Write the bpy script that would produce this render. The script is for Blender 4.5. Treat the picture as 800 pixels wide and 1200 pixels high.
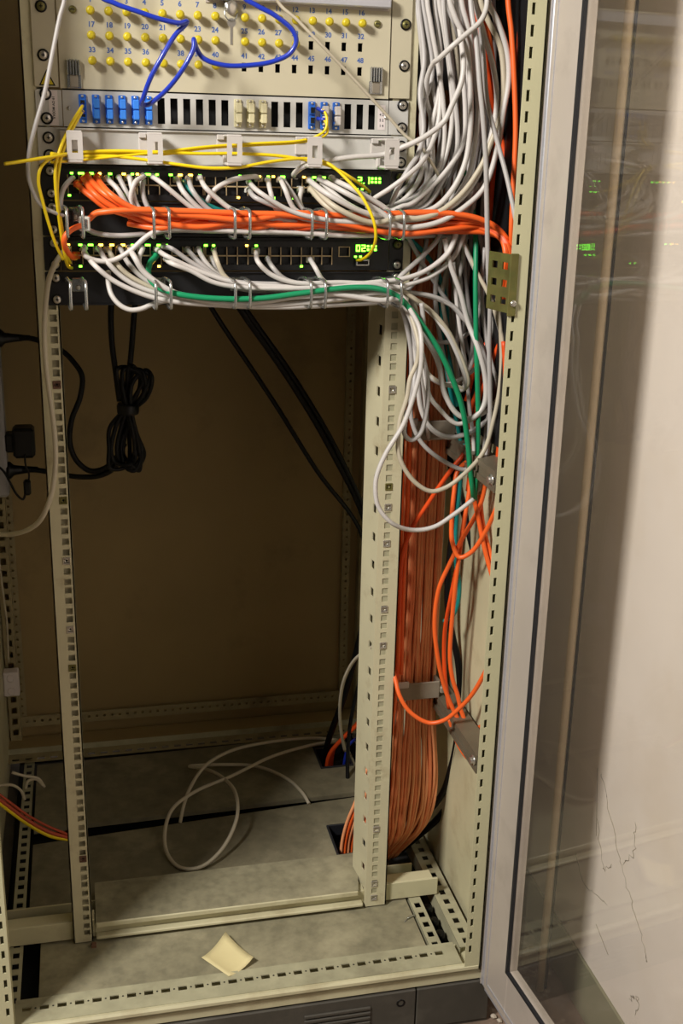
import bpy, math, random
from mathutils import Vector, Matrix
random.seed(7)
for o in list(bpy.data.objects): bpy.data.objects.remove(o)
S = bpy.context.scene
C = S.collection
FZ = 1065.0                       # cabinet millimetres -> metres above the room floor
def W(x, y, z): return Vector((x/1000, y/1000, (z+FZ)/1000))

# ------------------------------------------------------------------ camera
CP = (35.9100151, -1539.89149, 246.639079); YAW, PIT, ROL, FPX = .228915746, .309056361, -.0230845997, 1326.62723
cy, sy, cp_, sp = math.cos(YAW), math.sin(YAW), math.cos(PIT), math.sin(PIT)
fw = Vector((sy*cp_, cy*cp_, -sp)); rt = Vector((cy, -sy, 0)); dn = fw.cross(rt)
r2 = rt*math.cos(ROL) + dn*math.sin(ROL); d2 = -rt*math.sin(ROL) + dn*math.cos(ROL)
cam = bpy.data.cameras.new('camera'); co = bpy.data.objects.new('camera', cam); C.objects.link(co)
M = Matrix((r2, -d2, -fw)).transposed().to_4x4(); M.translation = W(*CP); co.matrix_world = M
cam.sensor_fit = 'VERTICAL'; cam.sensor_height = 24; cam.lens = FPX/1200*24; cam.clip_start = .05
S.camera = co
def P(u, v, Y):                   # survey helper: the point at depth Y (mm) of the cabinet seen at u, v
    d = r2*((u-400)/FPX) + d2*((v-600)/FPX) + fw
    t = (Y-CP[1])/d.y
    return (CP[0]+d.x*t, Y, CP[2]+d.z*t)
def PZ(u, v, Z):
    d = r2*((u-400)/FPX) + d2*((v-600)/FPX) + fw
    t = (Z-CP[2])/d.z
    return (CP[0]+d.x*t, CP[1]+d.y*t, Z)

# ------------------------------------------------------------------ light
S.view_settings.view_transform = 'Standard'; S.view_settings.look = 'None'
S.view_settings.exposure = 0.0; S.view_settings.gamma = 1.0; S.view_settings.use_curve_mapping = False
wd = bpy.data.worlds.new('world'); S.world = wd; wd.use_nodes = True
wd.node_tree.nodes['Background'].inputs[0].default_value = (1.0, .93, .82, 1)
wd.node_tree.nodes['Background'].inputs[1].default_value = .045
def area(name, loc, target, size, power, col):
    l = bpy.data.lights.new(name, 'AREA'); l.shape = 'RECTANGLE'; l.size, l.size_y = size; l.energy = power; l.color = col
    o = bpy.data.objects.new(name, l); C.objects.link(o); o.location = loc
    o.rotation_euler = (Vector(target)-Vector(loc)).to_track_quat('-Z', 'Y').to_euler(); return o
LC = W(232-1500, -1250, 360+980)
area('ceiling_lamp_light', LC, W(260, 0, -100), (.42, .42), 84, (1.0, .95, .885))

# ------------------------------------------------------------------ materials
def srgb(r, g, b):
    f = lambda c: (c/255/12.92) if c/255 <= .04045 else ((c/255+.055)/1.055)**2.4
    return (f(r), f(g), f(b), 1)
def mat(name, col, rough=.5, metal=0.0, noise=0.0, scale=20, dirt=None, bump=0.0, coat=0.0, spec=.5, dscale=6, dthr=(.5, .75), stretch=None):
    m = bpy.data.materials.new(name); m.use_nodes = True; nt = m.node_tree; n = nt.nodes; b = n['Principled BSDF']
    b.inputs['Base Color'].default_value = col; b.inputs['Roughness'].default_value = rough; b.inputs['Metallic'].default_value = metal
    b.inputs['Coat Weight'].default_value = coat; b.inputs['Specular IOR Level'].default_value = spec
    tc = n.new('ShaderNodeTexCoord'); src = tc.outputs['Object']
    if stretch:
        mp = n.new('ShaderNodeMapping'); mp.inputs['Scale'].default_value = stretch; nt.links.new(src, mp.inputs[0]); src = mp.outputs[0]
    last = None
    nz = n.new('ShaderNodeTexNoise'); nz.inputs['Scale'].default_value = scale; nz.inputs['Detail'].default_value = 6
    nt.links.new(src, nz.inputs[0])
    mx = n.new('ShaderNodeMix'); mx.data_type = 'RGBA'; mx.blend_type = 'MULTIPLY'
    mr = n.new('ShaderNodeMapRange'); mr.inputs[1].default_value = .3; mr.inputs[2].default_value = .7
    mr.inputs[3].default_value = 1-noise; mr.inputs[4].default_value = 1+noise*.4
    nt.links.new(nz.outputs[0], mr.inputs[0])
    mx.inputs[0].default_value = 1; mx.inputs[6].default_value = col; nt.links.new(mr.outputs[0], mx.inputs[7])
    last = mx.outputs[2]
    if dirt:
        n2 = n.new('ShaderNodeTexNoise'); n2.inputs['Scale'].default_value = dscale; n2.inputs['Detail'].default_value = 8; n2.inputs['Roughness'].default_value = .65
        nt.links.new(tc.outputs['Object'], n2.inputs[0])
        m2 = n.new('ShaderNodeMapRange'); m2.inputs[1].default_value = dthr[0]; m2.inputs[2].default_value = dthr[1]
        nt.links.new(n2.outputs[0], m2.inputs[0])
        x2 = n.new('ShaderNodeMix'); x2.data_type = 'RGBA'; nt.links.new(m2.outputs[0], x2.inputs[0]); nt.links.new(last, x2.inputs[6])
        x2.inputs[7].default_value = dirt; last = x2.outputs[2]
    nt.links.new(last, b.inputs['Base Color'])
    if bump:
        bp = n.new('ShaderNodeBump'); bp.inputs['Strength'].default_value = bump; bp.inputs['Distance'].default_value = .001
        nt.links.new(nz.outputs[0], bp.inputs['Height']); nt.links.new(bp.outputs[0], b.inputs['Normal'])
    return m
def emis(name, col, st):
    m = bpy.data.materials.new(name); m.use_nodes = True; b = m.node_tree.nodes['Principled BSDF']
    b.inputs['Base Color'].default_value = (0, 0, 0, 1); b.inputs['Emission Color'].default_value = col; b.inputs['Emission Strength'].default_value = st
    return m
REARM = mat('shaded_rear_strip_paint', srgb(160, 147, 110), .55, noise=.15, scale=9, dirt=srgb(110, 98, 72), dscale=10)  # cream paint, darkened in colour for the shade at the cabinet rear
CREAM = mat('cream_paint', srgb(203, 197, 162), .45, noise=.10, scale=9, dirt=srgb(172, 160, 124), dscale=14, dthr=(.52, .8))
RAILM = mat('cream_rail_paint', srgb(206, 199, 166), .4, noise=.08, scale=14, dirt=srgb(170, 155, 120), dscale=20, dthr=(.56, .8))
POSTM = mat('cream_post_paint', srgb(199, 195, 158), .45, noise=.06, scale=12)
BACKM = mat('shaded_rear_panel_paint', srgb(158, 136, 92), .6, noise=.12, scale=5, dirt=srgb(104, 90, 62), dscale=3.2, dthr=(.55, .8))  # cabinet paint with the shade of the deep interior put into its colour
FLOORM = mat('dusty_floor_plate', srgb(142, 136, 110), .75, noise=.25, scale=60, dirt=srgb(178, 170, 140), dscale=9, dthr=(.5, .78), bump=.2)
SILLM = mat('sill_paint', srgb(176, 172, 142), .6, noise=.15, scale=40, dirt=srgb(120, 114, 92), dscale=8, dthr=(.5, .8))
PLINTH = mat('anthracite_plinth', srgb(74, 70, 62), .6, noise=.1, scale=50, dirt=srgb(96, 92, 82), dscale=10)
PANEL = mat('panel_paint', srgb(196, 188, 162), .45, noise=.05, scale=8)
PATCHM = mat('light_grey_panel', srgb(196, 194, 188), .45, noise=.05, scale=9)
RINGPL = mat('grey_plastic', srgb(200, 194, 188), .45, noise=.04)
BLACK = mat('black_powder_coat', srgb(24, 24, 26), .45, noise=.2, scale=60)
BLACKG = mat('black_plastic', srgb(10, 10, 11), .4, spec=.35)
DARK = mat('dark_recess', srgb(10, 9, 9), .8)
STEEL = mat('zinc_steel', srgb(190, 192, 190), .25, metal=.9, noise=.1, scale=80)
STRUT = mat('dull_strut_steel', srgb(118, 108, 90), .5, metal=.3, noise=.2)
CLAMP = mat('clamp_metal', srgb(150, 140, 124), .5, metal=.25, noise=.2)
SCREW = mat('screw_steel', srgb(205, 200, 190), .28, metal=.85)
BRASS = mat('yellow_zinc', srgb(132, 126, 72), .42, metal=.55, noise=.45, scale=25, dirt=srgb(104, 112, 62), dscale=40)
ALU = mat('door_aluminium', srgb(190, 180, 169), .42, metal=.15, noise=.08, scale=6, dirt=srgb(160, 150, 140), dscale=7, dthr=(.5, .8))
ALUB = mat('brushed_aluminium_edge', srgb(206, 207, 214), .3, metal=.55, noise=.08, scale=8, stretch=(1, 1, 30))
RUBBER = mat('black_rubber', srgb(26, 27, 32), .6)
YEL = mat('yellow_knob', srgb(200, 180, 30), .4)
BLUE = mat('blue_adapter', srgb(40, 104, 200), .35)
BLUECAP = mat('blue_cap', srgb(60, 130, 225), .35)
BEIGEAD = mat('beige_adapter', srgb(206, 198, 160), .45)
INK = mat('blue_print', srgb(66, 98, 165), .6)
INKD = mat('grey_print', srgb(60, 58, 62), .6)
LABELM = mat('paper_label', srgb(224, 214, 212), .7)
TAN = mat('port_shield', srgb(196, 172, 132), .35, metal=.3)
C_BLUE = mat('blue_jacket', srgb(32, 56, 176), .3, coat=.3)
C_YEL = mat('yellow_jacket', srgb(236, 206, 20), .38)
C_ORG = mat('orange_jacket', srgb(244, 104, 40), .42)
C_ORG2 = mat('dark_orange_jacket', srgb(226, 78, 20), .45)
C_BRN = mat('faded_orange_jacket', srgb(246, 164, 112), .5, noise=.12, scale=30)
C_BRN2 = mat('red_brown_jacket', srgb(238, 138, 88), .55, noise=.15, scale=30)
C_WHT = mat('white_jacket', srgb(203, 198, 193), .42, noise=.05, scale=20)
C_GRY = mat('pale_grey_jacket', srgb(180, 176, 173), .42, noise=.06, scale=20)
C_BGE = mat('beige_jacket', srgb(192, 182, 160), .45, noise=.06, scale=20)
C_GRN = mat('green_jacket', srgb(20, 140, 92), .4)
C_TEAL = mat('teal_jacket', srgb(14, 130, 126), .4)
C_BLK = mat('black_jacket', srgb(9, 9, 10), .5, spec=.25)
C_RED = mat('red_brown_wire', srgb(176, 70, 44), .5)
CLEAR = mat('clear_plug', srgb(200, 200, 192), .2, spec=.6)
GREENL = emis('green_led', (.16, 1, .03, 1), 9)
AMBERL = emis('amber_led', (1, .55, .05, 1), 12)
PAPER = mat('yellow_note_paper', srgb(222, 208, 156), .75, noise=.04)
WALLM = mat('plaster', srgb(240, 229, 219), .85, noise=.07, scale=3, dirt=srgb(226, 211, 194), dscale=3.4, dthr=(.45, .8), bump=.15)
GROUND = mat('concrete_floor', srgb(128, 108, 92), .85, noise=.4, scale=20, dirt=srgb(180, 168, 154), dscale=22, dthr=(.55, .7), bump=.4)
SKIRT = mat('painted_skirting', srgb(134, 132, 106), .6, noise=.08)
CRACK = mat('crack_line', srgb(150, 140, 124), .9)
PIPE = mat('beige_conduit', srgb(214, 194, 160), .5, noise=.04)
def glass_mat():
    m = bpy.data.materials.new('door_glass'); m.use_nodes = True; nt = m.node_tree; n = nt.nodes; n.clear()
    out = n.new('ShaderNodeOutputMaterial'); tr = n.new('ShaderNodeBsdfTransparent'); gl = n.new('ShaderNodeBsdfGlossy'); df = n.new('ShaderNodeBsdfDiffuse')
    tr.inputs[0].default_value = (.995, .995, .985, 1); gl.inputs['Roughness'].default_value = .0; df.inputs[0].default_value = srgb(200, 190, 178)
    ge = n.new('ShaderNodeNewGeometry'); dt = n.new('ShaderNodeVectorMath'); dt.operation = 'DOT_PRODUCT'
    nt.links.new(ge.outputs['Incoming'], dt.inputs[0]); nt.links.new(ge.outputs['Normal'], dt.inputs[1])
    def mth(op, a, b_=None):
        q = n.new('ShaderNodeMath'); q.operation = op
        for k, x in enumerate((a, b_)):
            if x is None: continue
            if isinstance(x, (int, float)): q.inputs[k].default_value = x
            else: nt.links.new(x, q.inputs[k])
        return q.outputs[0]
    mu_ = mth('ADD', mth('MULTIPLY', mth('POWER', mth('SUBTRACT', 1.0, mth('ABSOLUTE', dt.outputs['Value'])), 5.0), .96), .04)   # Schlick reflectance of one surface
    class mu: outputs = [mu_]
    a = n.new('ShaderNodeMixShader'); b = n.new('ShaderNodeMixShader'); b.inputs[0].default_value = .03
    nt.links.new(mu.outputs[0], a.inputs[0]); nt.links.new(tr.outputs[0], a.inputs[1]); nt.links.new(gl.outputs[0], a.inputs[2])
    nt.links.new(a.outputs[0], b.inputs[1]); nt.links.new(df.outputs[0], b.inputs[2]); nt.links.new(b.outputs[0], out.inputs[0]); return m
GLASS = glass_mat()

# ------------------------------------------------------------------ mesh helpers (everything in cabinet mm)
class MB:
    def __init__(s): s.v = []; s.f = []; s.m = []; s.sm = []; s.mats = []
    def mi(s, m):
        if m not in s.mats: s.mats.append(m)
        return s.mats.index(m)
    def add(s, vs, fs, m, smooth=False):
        k = len(s.v); i = s.mi(m); s.v += [tuple(v) for v in vs]
        for f in fs: s.f.append([k+a for a in f]); s.m.append(i); s.sm.append(smooth)
        return s
    def box(s, x0, x1, y0, y1, z0, z1, m, b=0.0, M=None):
        if b > 0: return s._bbox(x0, x1, y0, y1, z0, z1, m, b, M)
        vs = [(x, y, z) for z in (z0, z1) for y in (y0, y1) for x in (x0, x1)]
        if M: vs = [M @ Vector(v) for v in vs]
        return s.add(vs, [(0,2,3,1),(4,5,7,6),(0,1,5,4),(2,6,7,3),(0,4,6,2),(1,3,7,5)], m)
    def _bbox(s, x0, x1, y0, y1, z0, z1, m, b, M):
        b = min(b, (x1-x0)/2.01, (y1-y0)/2.01, (z1-z0)/2.01)
        cs = []; idx = {}
        for i, (sx, X) in enumerate(((-1, x0), (1, x1))):
            for j, (sy_, Y) in enumerate(((-1, y0), (1, y1))):
                for k, (sz, Z) in enumerate(((-1, z0), (1, z1))):
                    for ax, p in enumerate(((X, Y-sy_*b, Z-sz*b), (X-sx*b, Y, Z-sz*b), (X-sx*b, Y-sy_*b, Z))):
                        idx[(i, j, k, ax)] = len(cs); cs.append(p)
        if M: cs = [M @ Vector(v) for v in cs]
        g = idx; F = []
        for i in (0, 1):
            F.append([g[(i,0,0,0)], g[(i,1,0,0)], g[(i,1,1,0)], g[(i,0,1,0)]][::(1 if i else -1)])
            F.append([g[(0,i,0,1)], g[(1,i,0,1)], g[(1,i,1,1)], g[(0,i,1,1)]][::(-1 if i else 1)])
            F.append([g[(0,0,i,2)], g[(1,0,i,2)], g[(1,1,i,2)], g[(0,1,i,2)]][::(1 if i else -1)])
        for i in (0, 1):
            for j in (0, 1):
                F.append([g[(i,j,0,0)], g[(i,j,0,1)], g[(i,j,1,1)], g[(i,j,1,0)]])
                F.append([g[(i,0,j,0)], g[(i,0,j,2)], g[(i,1,j,2)], g[(i,1,j,0)]])
                F.append([g[(0,i,j,1)], g[(0,i,j,2)], g[(1,i,j,2)], g[(1,i,j,1)]])
                for k in (0, 1): F.append([g[(i,j,k,0)], g[(i,j,k,1)], g[(i,j,k,2)]])
        cen = sum((Vector(c) for c in cs), Vector())/len(cs); FF = []
        for f in F:
            a, b_, c = (Vector(cs[q]) for q in f[:3]); nn = (b_-a).cross(c-a)
            fc = sum((Vector(cs[q]) for q in f), Vector())/len(f)
            FF.append(f if nn.dot(fc-cen) > 0 else f[::-1])
        return s.add(cs, FF, m)
    def tube(s, pts, r, m, seg=8, smooth=True, caps=True, r_fn=None, flat=None):
        pts = [Vector(p) for p in pts]; n = len(pts); vs = []; up = None
        for i, p in enumerate(pts):
            t = (pts[min(i+1, n-1)]-pts[max(i-1, 0)]); t.normalize()
            if up is None:
                up = Vector((0, 0, 1)) if abs(t.z) < .9 else Vector((1, 0, 0))
            up = (up - t*up.dot(t)).normalized(); q = t.cross(up)
            rr = r_fn(i/(n-1))*r if r_fn else r
            for k in range(seg):
                a = 2*math.pi*k/seg; ca, sa = math.cos(a), math.sin(a)
                vs.append(p + up*ca*rr*(flat or 1) + q*sa*rr)
        fs = [(i*seg+k, i*seg+(k+1) % seg, (i+1)*seg+(k+1) % seg, (i+1)*seg+k) for i in range(n-1) for k in range(seg)]
        fs = [f[::-1] for f in fs]
        s.add(vs, fs, m, smooth)
        if caps:
            k = len(s.v)-len(vs); i = s.mi(m)
            s.f.append([k+a for a in range(seg)]); s.m.append(i); s.sm.append(False)
            s.f.append([k+(n-1)*seg+a for a in range(seg)][::-1]); s.m.append(i); s.sm.append(False)
        return s
    def lathe(s, c, ax, prof, m, seg=16, smooth=True):      # prof: (distance along ax, radius)
        ax = Vector(ax).normalized(); up = Vector((0, 0, 1)) if abs(ax.z) < .9 else Vector((1, 0, 0)); q = ax.cross(up).normalized(); up = q.cross(ax); c = Vector(c)
        vs = [c + ax*d + (up*math.cos(2*math.pi*k/seg) + q*math.sin(2*math.pi*k/seg))*r for d, r in prof for k in range(seg)]
        n = len(prof); fs = [(i*seg+k, i*seg+(k+1) % seg, (i+1)*seg+(k+1) % seg, (i+1)*seg+k) for i in range(n-1) for k in range(seg)]
        s.add(vs, fs, m, smooth); k = len(s.v)-len(vs); i = s.mi(m)
        s.f.append([k+a for a in range(seg)][::-1]); s.m.append(i); s.sm.append(False)
        s.f.append([k+(n-1)*seg+a for a in range(seg)]); s.m.append(i); s.sm.append(False); return s
    def plate(s, us, vs_, hole, th, M, m, mh=None):          # perforated sheet: cell grid with thickness; local (u, v, depth 0..th)
        nu, nv = len(us)-1, len(vs_)-1; base = len(s.v); i0 = s.mi(m)
        V = [M @ Vector((u, v, d)) for d in (0, th) for v in vs_ for u in us]; s.v += [tuple(p) for p in V]
        I = lambda i, j, d: base + d*(nu+1)*(nv+1) + j*(nu+1)+i
        sol = lambda i, j: 0 <= i < nu and 0 <= j < nv and not hole(i, j)
        def ad(f): s.f.append(f); s.m.append(i0); s.sm.append(False)
        for j in range(nv):
            for i in range(nu):
                if not sol(i, j): continue
                ad([I(i,j,0), I(i,j+1,0), I(i+1,j+1,0), I(i+1,j,0)]); ad([I(i,j,1), I(i+1,j,1), I(i+1,j+1,1), I(i,j+1,1)])
                if not sol(i-1, j): ad([I(i,j,0), I(i,j,1), I(i,j+1,1), I(i,j+1,0)])
                if not sol(i+1, j): ad([I(i+1,j,0), I(i+1,j+1,0), I(i+1,j+1,1), I(i+1,j,1)])
                if not sol(i, j-1): ad([I(i,j,0), I(i+1,j,0), I(i+1,j,1), I(i,j,1)])
                if not sol(i, j+1): ad([I(i,j+1,0), I(i,j+1,1), I(i+1,j+1,1), I(i+1,j+1,0)])
        return s
    def build(s, name, parent=None, raw=False):
        xs = [p[0] for p in s.v]; ys = [p[1] for p in s.v]; zs = [p[2] for p in s.v]
        o_ = Vector(((min(xs)+max(xs))/2, (min(ys)+max(ys))/2, min(zs))); ow = W(*o_)
        me = bpy.data.meshes.new(name); me.from_pydata([((x-o_.x)/1000, (y-o_.y)/1000, (z-o_.z)/1000) for x, y, z in s.v], [], s.f)
        for m in s.mats: me.materials.append(m)
        me.polygons.foreach_set('material_index', s.m); me.polygons.foreach_set('use_smooth', s.sm); me.update()
        ob = bpy.data.objects.new(name, me); C.objects.link(ob); ORG[ob.name] = ow
        if parent: ob.parent = parent; ob.location = ow - ORG[parent.name]
        else: ob.location = ow
        return ob
ORG = {}
def thing(name, label, cat, loc, group=None):
    o = bpy.data.objects.new(name, None); o.empty_display_size = .02; C.objects.link(o); o.location = W(*loc); ORG[o.name] = W(*loc)
    return tag(o, label, cat, group)
def tag(o, label, cat, group=None):
    o['label'] = label; o['category'] = cat
    if group: o['group'] = group
    return o
def struct(o): o['kind'] = 'structure'; return o
def spline(pts, n=7):
    pts = [Vector(p) for p in pts]
    if len(pts) == 2: return pts
    q = [pts[0]*2-pts[1]] + pts + [pts[-1]*2-pts[-2]]; out = []
    for i in range(1, len(q)-2):
        p0, p1, p2, p3 = q[i-1:i+3]
        t0 = 0; t1 = t0+max((p1-p0).length, .01)**.5; t2 = t1+max((p2-p1).length, .01)**.5; t3 = t2+max((p3-p2).length, .01)**.5
        for k in range(n):
            t = t1+(t2-t1)*k/n
            A1 = p0*((t1-t)/(t1-t0))+p1*((t-t0)/(t1-t0)); A2 = p1*((t2-t)/(t2-t1))+p2*((t-t1)/(t2-t1)); A3 = p2*((t3-t)/(t3-t2))+p3*((t-t2)/(t3-t2))
            B1 = A1*((t2-t)/(t2-t0))+A2*((t-t0)/(t2-t0)); B2 = A2*((t3-t)/(t3-t1))+A3*((t-t1)/(t3-t1))
            out.append(B1*((t2-t)/(t2-t1))+B2*((t-t1)/(t2-t1)))
    out.append(pts[-1]); return out
def I3(): return Matrix.Identity(4)
def frame(o, u, v, d):            # local axes -> matrix
    return Matrix((Vector(u).to_4d(), Vector(v).to_4d(), Vector(d).to_4d(), Vector(o).to_4d())).transposed() if False else Matrix(((u[0], v[0], d[0], o[0]), (u[1], v[1], d[1], o[1]), (u[2], v[2], d[2], o[2]), (0, 0, 0, 1)))

# ------------------------------------------------------------------ the room
XL, XR, YF, YB, ZC = -2300, 768, -3200, 1150, 1500
struct(MB().box(XL, XR, YF, YB, -1125, -1065, GROUND).build('floor'))
struct(MB().box(XR, XR+100, YF, YB, -1065, ZC, WALLM).build('wall_right'))
struct(MB().box(XL, XR, YB, YB+100, -1065, ZC, WALLM).build('wall_back'))
sk = MB(); sk.box(XR-5, XR, YF, YB, -1065, -968, SKIRT, 1); struct(sk.build('baseboard_right'))
ck = MB()
for pts in ([(704,905),(712,940),(727,1010),(738,1050),(752,1100),(757,1128)], [(700,960),(708,1020),(716,1010)], [(728,1010),(742,1000),(744,965)],
            [(675,1000),(682,1030),(712,1062)], [(699,900),(698,980)], [(700,1085),(712,1120)], [(738,1170),(748,1172),(744,1190)]):
    q = []
    for u, v in pts:
        d = r2*((u-400)/FPX) + d2*((v-600)/FPX) + fw; t = (XR-CP[0])/d.x; q.append((XR-.2, CP[1]+d.y*t, CP[2]+d.z*t))
    q = spline(q, 9); q = [(a.x, a.y+random.uniform(-5, 5), a.z+random.uniform(-3, 3)) for a in q]
    ck.tube(q, .75, CRACK, 4, caps=False, r_fn=lambda t: .35+.65*abs(math.sin(t*9+len(q))))
c_ = ck.build('wall_crack_1'); struct(c_)  # plaster cracks, drawn as thin tubes along the right wall
pp = MB(); a = PZ(627, 1160, -1063)
pp.tube([(a[0]+8, a[1], -1064), (a[0]+8, a[1], ZC)], 6, PIPE, 14)
tag(pp.build('conduit_pipe'), 'thin beige vertical conduit pipe behind the glass of the open door', 'pipe')
pp = MB(); pp.tube([(a[0]+19, a[1]+2, -1064), (a[0]+19, a[1]+2, -300), (a[0]+19, a[1]+2, ZC)], 2.2, C_BLK, 8)
tag(pp.build('power_cable'), 'black cable running up the wall beside the beige conduit pipe', 'cable')
for k, (u, v, s_) in enumerate([(590,1186,7),(600,1190,9),(578,1192,6),(611,1197,8),(585,1197,5),(606,1181,5)]):
    a = PZ(u, v, -1064); b = MB(); pf = [(-s_*.5, s_*.6), (0, s_), (s_*.4, s_*.7), (s_*.6, s_*.3)]
    b.lathe((a[0], a[1], -1065+s_*.5), (.1*k, .2, 1), pf, mat('rubble', srgb(196, 184, 166), .9, noise=.2, scale=90) if k == 0 else bpy.data.materials['rubble'], 7, False)
    tag(b.build('plaster_chip'), 'small pale crumb of plaster on the floor under the door corner', 'rubble', 'plaster crumbs under the door')

# ------------------------------------------------------------------ the cabinet
CX0, CX1, ZB, ZT = -168, 632, -980, 900
YFR, YRE = -165, 680
cab = thing('server_cabinet', 'cream steel network cabinet with its glass door swung open', 'cabinet', (232, 250, -1065))
U = 44.45
def holes_pitch(zlo, zhi, offs=(0, 12.7, 28.575), z_ref=0.0, h=9.5):
    out = []; k = math.ceil((zhi-z_ref)/U)+1
    while z_ref + k*U > zlo-U:
        for o in offs:
            z = z_ref+k*U+o
            if zlo+h < z < zhi-h: out.append(z)
        k -= 1
    return sorted(out)
def strip(mb, org, u, v, d, L, Wd, holes, w, h, th, m, uc=None):   # strip of length L along v and width Wd along u; holes centred at uc
    uc = Wd/2 if uc is None else uc
    us = [0, uc-w/2, uc+w/2, Wd]; vs = [0]
    for z in holes: vs += [z-h/2, z+h/2]
    vs.append(L)
    mb.plate(us, vs, lambda i, j: i == 1 and j % 2 == 1, th, frame(org, u, v, d), m)
# posts
for s, xo, xi in ((1, 592, 567), (-1, -128, -103)):
    p = MB(); Z0, Z1 = -958, ZT
    hs = [z for z in [i*24.2-10 for i in range(2, 78)] if z < Z1-Z0-10]
    org = (xi if s > 0 else xo, YFR-5, Z0)
    us = [0, 5, 9.5, 25] if s > 0 else [0, 15.5, 20, 25]
    vs = [0]
    for z in hs: vs += [z-6.5, z+6.5]
    vs.append(Z1-Z0)
    p.plate(us, vs, lambda i, j: i == 1 and j % 2 == 1, 1.8, frame(org, (1,0,0), (0,0,1), (0,1,0)), POSTM)
    if s > 0: p.add([(567, YFR-4, Z0), (577, YFR+15, Z0), (578.5, YFR+15, Z0), (568.5, YFR-4, Z0), (567, YFR-4, Z1), (577, YFR+15, Z1), (578.5, YFR+15, Z1), (568.5, YFR-4, Z1)], [(0,4,5,1), (1,5,6,2), (2,6,7,3), (3,7,4,0), (4,7,6,5), (0,1,2,3)], POSTM); p.box(590.4, 592, YFR-5, YFR+30, Z0, Z1, POSTM); p.box(592, 614, YFR+28, YFR+30, Z0, Z1, POSTM)
    else: p.box(-104.6, -103, YFR-3, YFR+14, Z0, Z1, POSTM); p.box(-128, -126.4, YFR-5, YFR+30, Z0, Z1, POSTM); p.box(-150, -128, YFR+28, YFR+30, Z0, Z1, POSTM)
    p.box(577 if s > 0 else -128, 592 if s > 0 else -103, YFR+14, YFR+16, Z0, Z1, POSTM); p.build('front_post', cab)
# side panels
MB().box(613, 632, YFR+28, YRE, ZB, ZT, CREAM).build('side_panel', cab)
MB().box(603, 611, -120, 630, -150, ZT-6, BLACK, 1).build('added_dark_sheet', cab)  # made-up black sheet, added to darken the upper right side wall
MB().box(-168, -149, YFR+28, YRE, ZB, ZT, CREAM).build('side_panel', cab)
MB().box(-149, 613, YFR, YRE, ZT-3, ZT, CREAM).build('top_panel', cab)
# rear panel and its hole strips
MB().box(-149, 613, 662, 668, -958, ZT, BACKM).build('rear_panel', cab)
def rear_strip(horizontal):
    st = MB()
    if horizontal:
        hs = [i*15.8+12 for i in range(0, 44)]
        strip(st, (-125, 648, -905), (0,0,1), (1,0,0), (0,1,0), 690, 22, hs, 5, 5, 1.5, REARM)
        st.box(-125, 565, 648, 662, -907, -905, REARM)
    return st
rs = MB()
for x0 in (551, -128):
    L = ZT+905; hs = []
    z = 14; k = 0
    us = [0, 8-2.2, 8+2.2, 16]
    strip(rs, (x0, 652, -905), (1,0,0), (0,0,1), (0,1,0), L, 16, [12+i*16.6 for i in range(int((L-24)/16.6))], 4.5, 4.5, 1.5, REARM)
    rs.box(x0-1, x0+.5, 652, 662, -905, ZT, REARM)
    o = rs.build('rear_stiffener', cab); rs = MB()
rear_strip(True).build('rear_stiffener', cab)
# rear frame rail with square holes, right and left
for x0 in (584, -146):
    b = MB(); L = ZT+950
    strip(b, (x0, 636, -950), (1,0,0), (0,0,1), (0,1,0), L, 22, [14+i*25.0 for i in range(int((L-30)/25))], 11, 13, 1.5, REARM)
    b.box(x0 if x0 > 0 else x0+20.5, x0+1.5 if x0 > 0 else x0+22, 637, 662, -950, ZT, REARM)
    b.build('rear_post', cab)
b = MB(); strip(b, (-149, 566, -942), (0,1,0), (1,0,0), (0,0,-1), 762, 34, [14+i*25.0 for i in range(30)], 9, 14, 1.6, REARM, 12)
b.box(-149, 613, 600, 602, -950, -930, SILLM); b.box(-149, 613, 602, 650, -932, -930, BACKM)  # flat ledge behind takes the shade-darkened panel colour
b.build('rear_sill', cab)
# mounting rails
def mount_rail(xc, side, Y0, Zlo, Zhi):
    b = MB(); hs = [z-Zlo for z in holes_pitch(Zlo, Zhi)]
    x0, x1 = (-21, 9) if side < 0 else (451, 486)
    if Y0 > 100: x0, x1 = x0+0, x1
    vs = [0]
    for z in hs: vs += [z-4.7, z+4.7]
    vs.append(Zhi-Zlo)
    us = [0, xc-4.7-x0, xc+4.7-x0, x1-x0]
    b.plate(us, vs, lambda i, j: i == 1 and j % 2 == 1, 1 if side > 0 else 2, frame((x0, Y0, Zlo), (1,0,0), (0,0,1), (0,1,0)), RAILM)
    b.box(xc-12 if side > 0 else -14, xc+12 if side > 0 else 8, Y0+(1.3 if side > 0 else 8), Y0+(2.3 if side > 0 else 9), Zlo+2, Zhi-2, SILLM if side > 0 else RAILM)      # folded back web seen through the holes
    # deep inner flange with slots
    if side > 0:
        hs2 = [22+i*44.45 for i in range(int((Zhi-Zlo-40)/44.45))]
        vs = [0]
        for z in hs2: vs += [z-7, z+7]
        vs.append(Zhi-Zlo)
        b.plate([0, 11, 25, 68], vs, lambda i, j: i == 1 and j % 2 == 1, 2, frame((x0, Y0, Zlo), (-.10,.995,0), (0,0,1), (.995,.10,0)), RAILM)
        b.box(x1-2, x1, Y0, Y0+30, Zlo, Zhi, RAILM)
    else:
        b.box(x0, x0+2, Y0, Y0+40, Zlo, Zhi, RAILM); b.box(x1-2, x1, Y0, Y0+16, Zlo, Zhi, RAILM)
    return b
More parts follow.
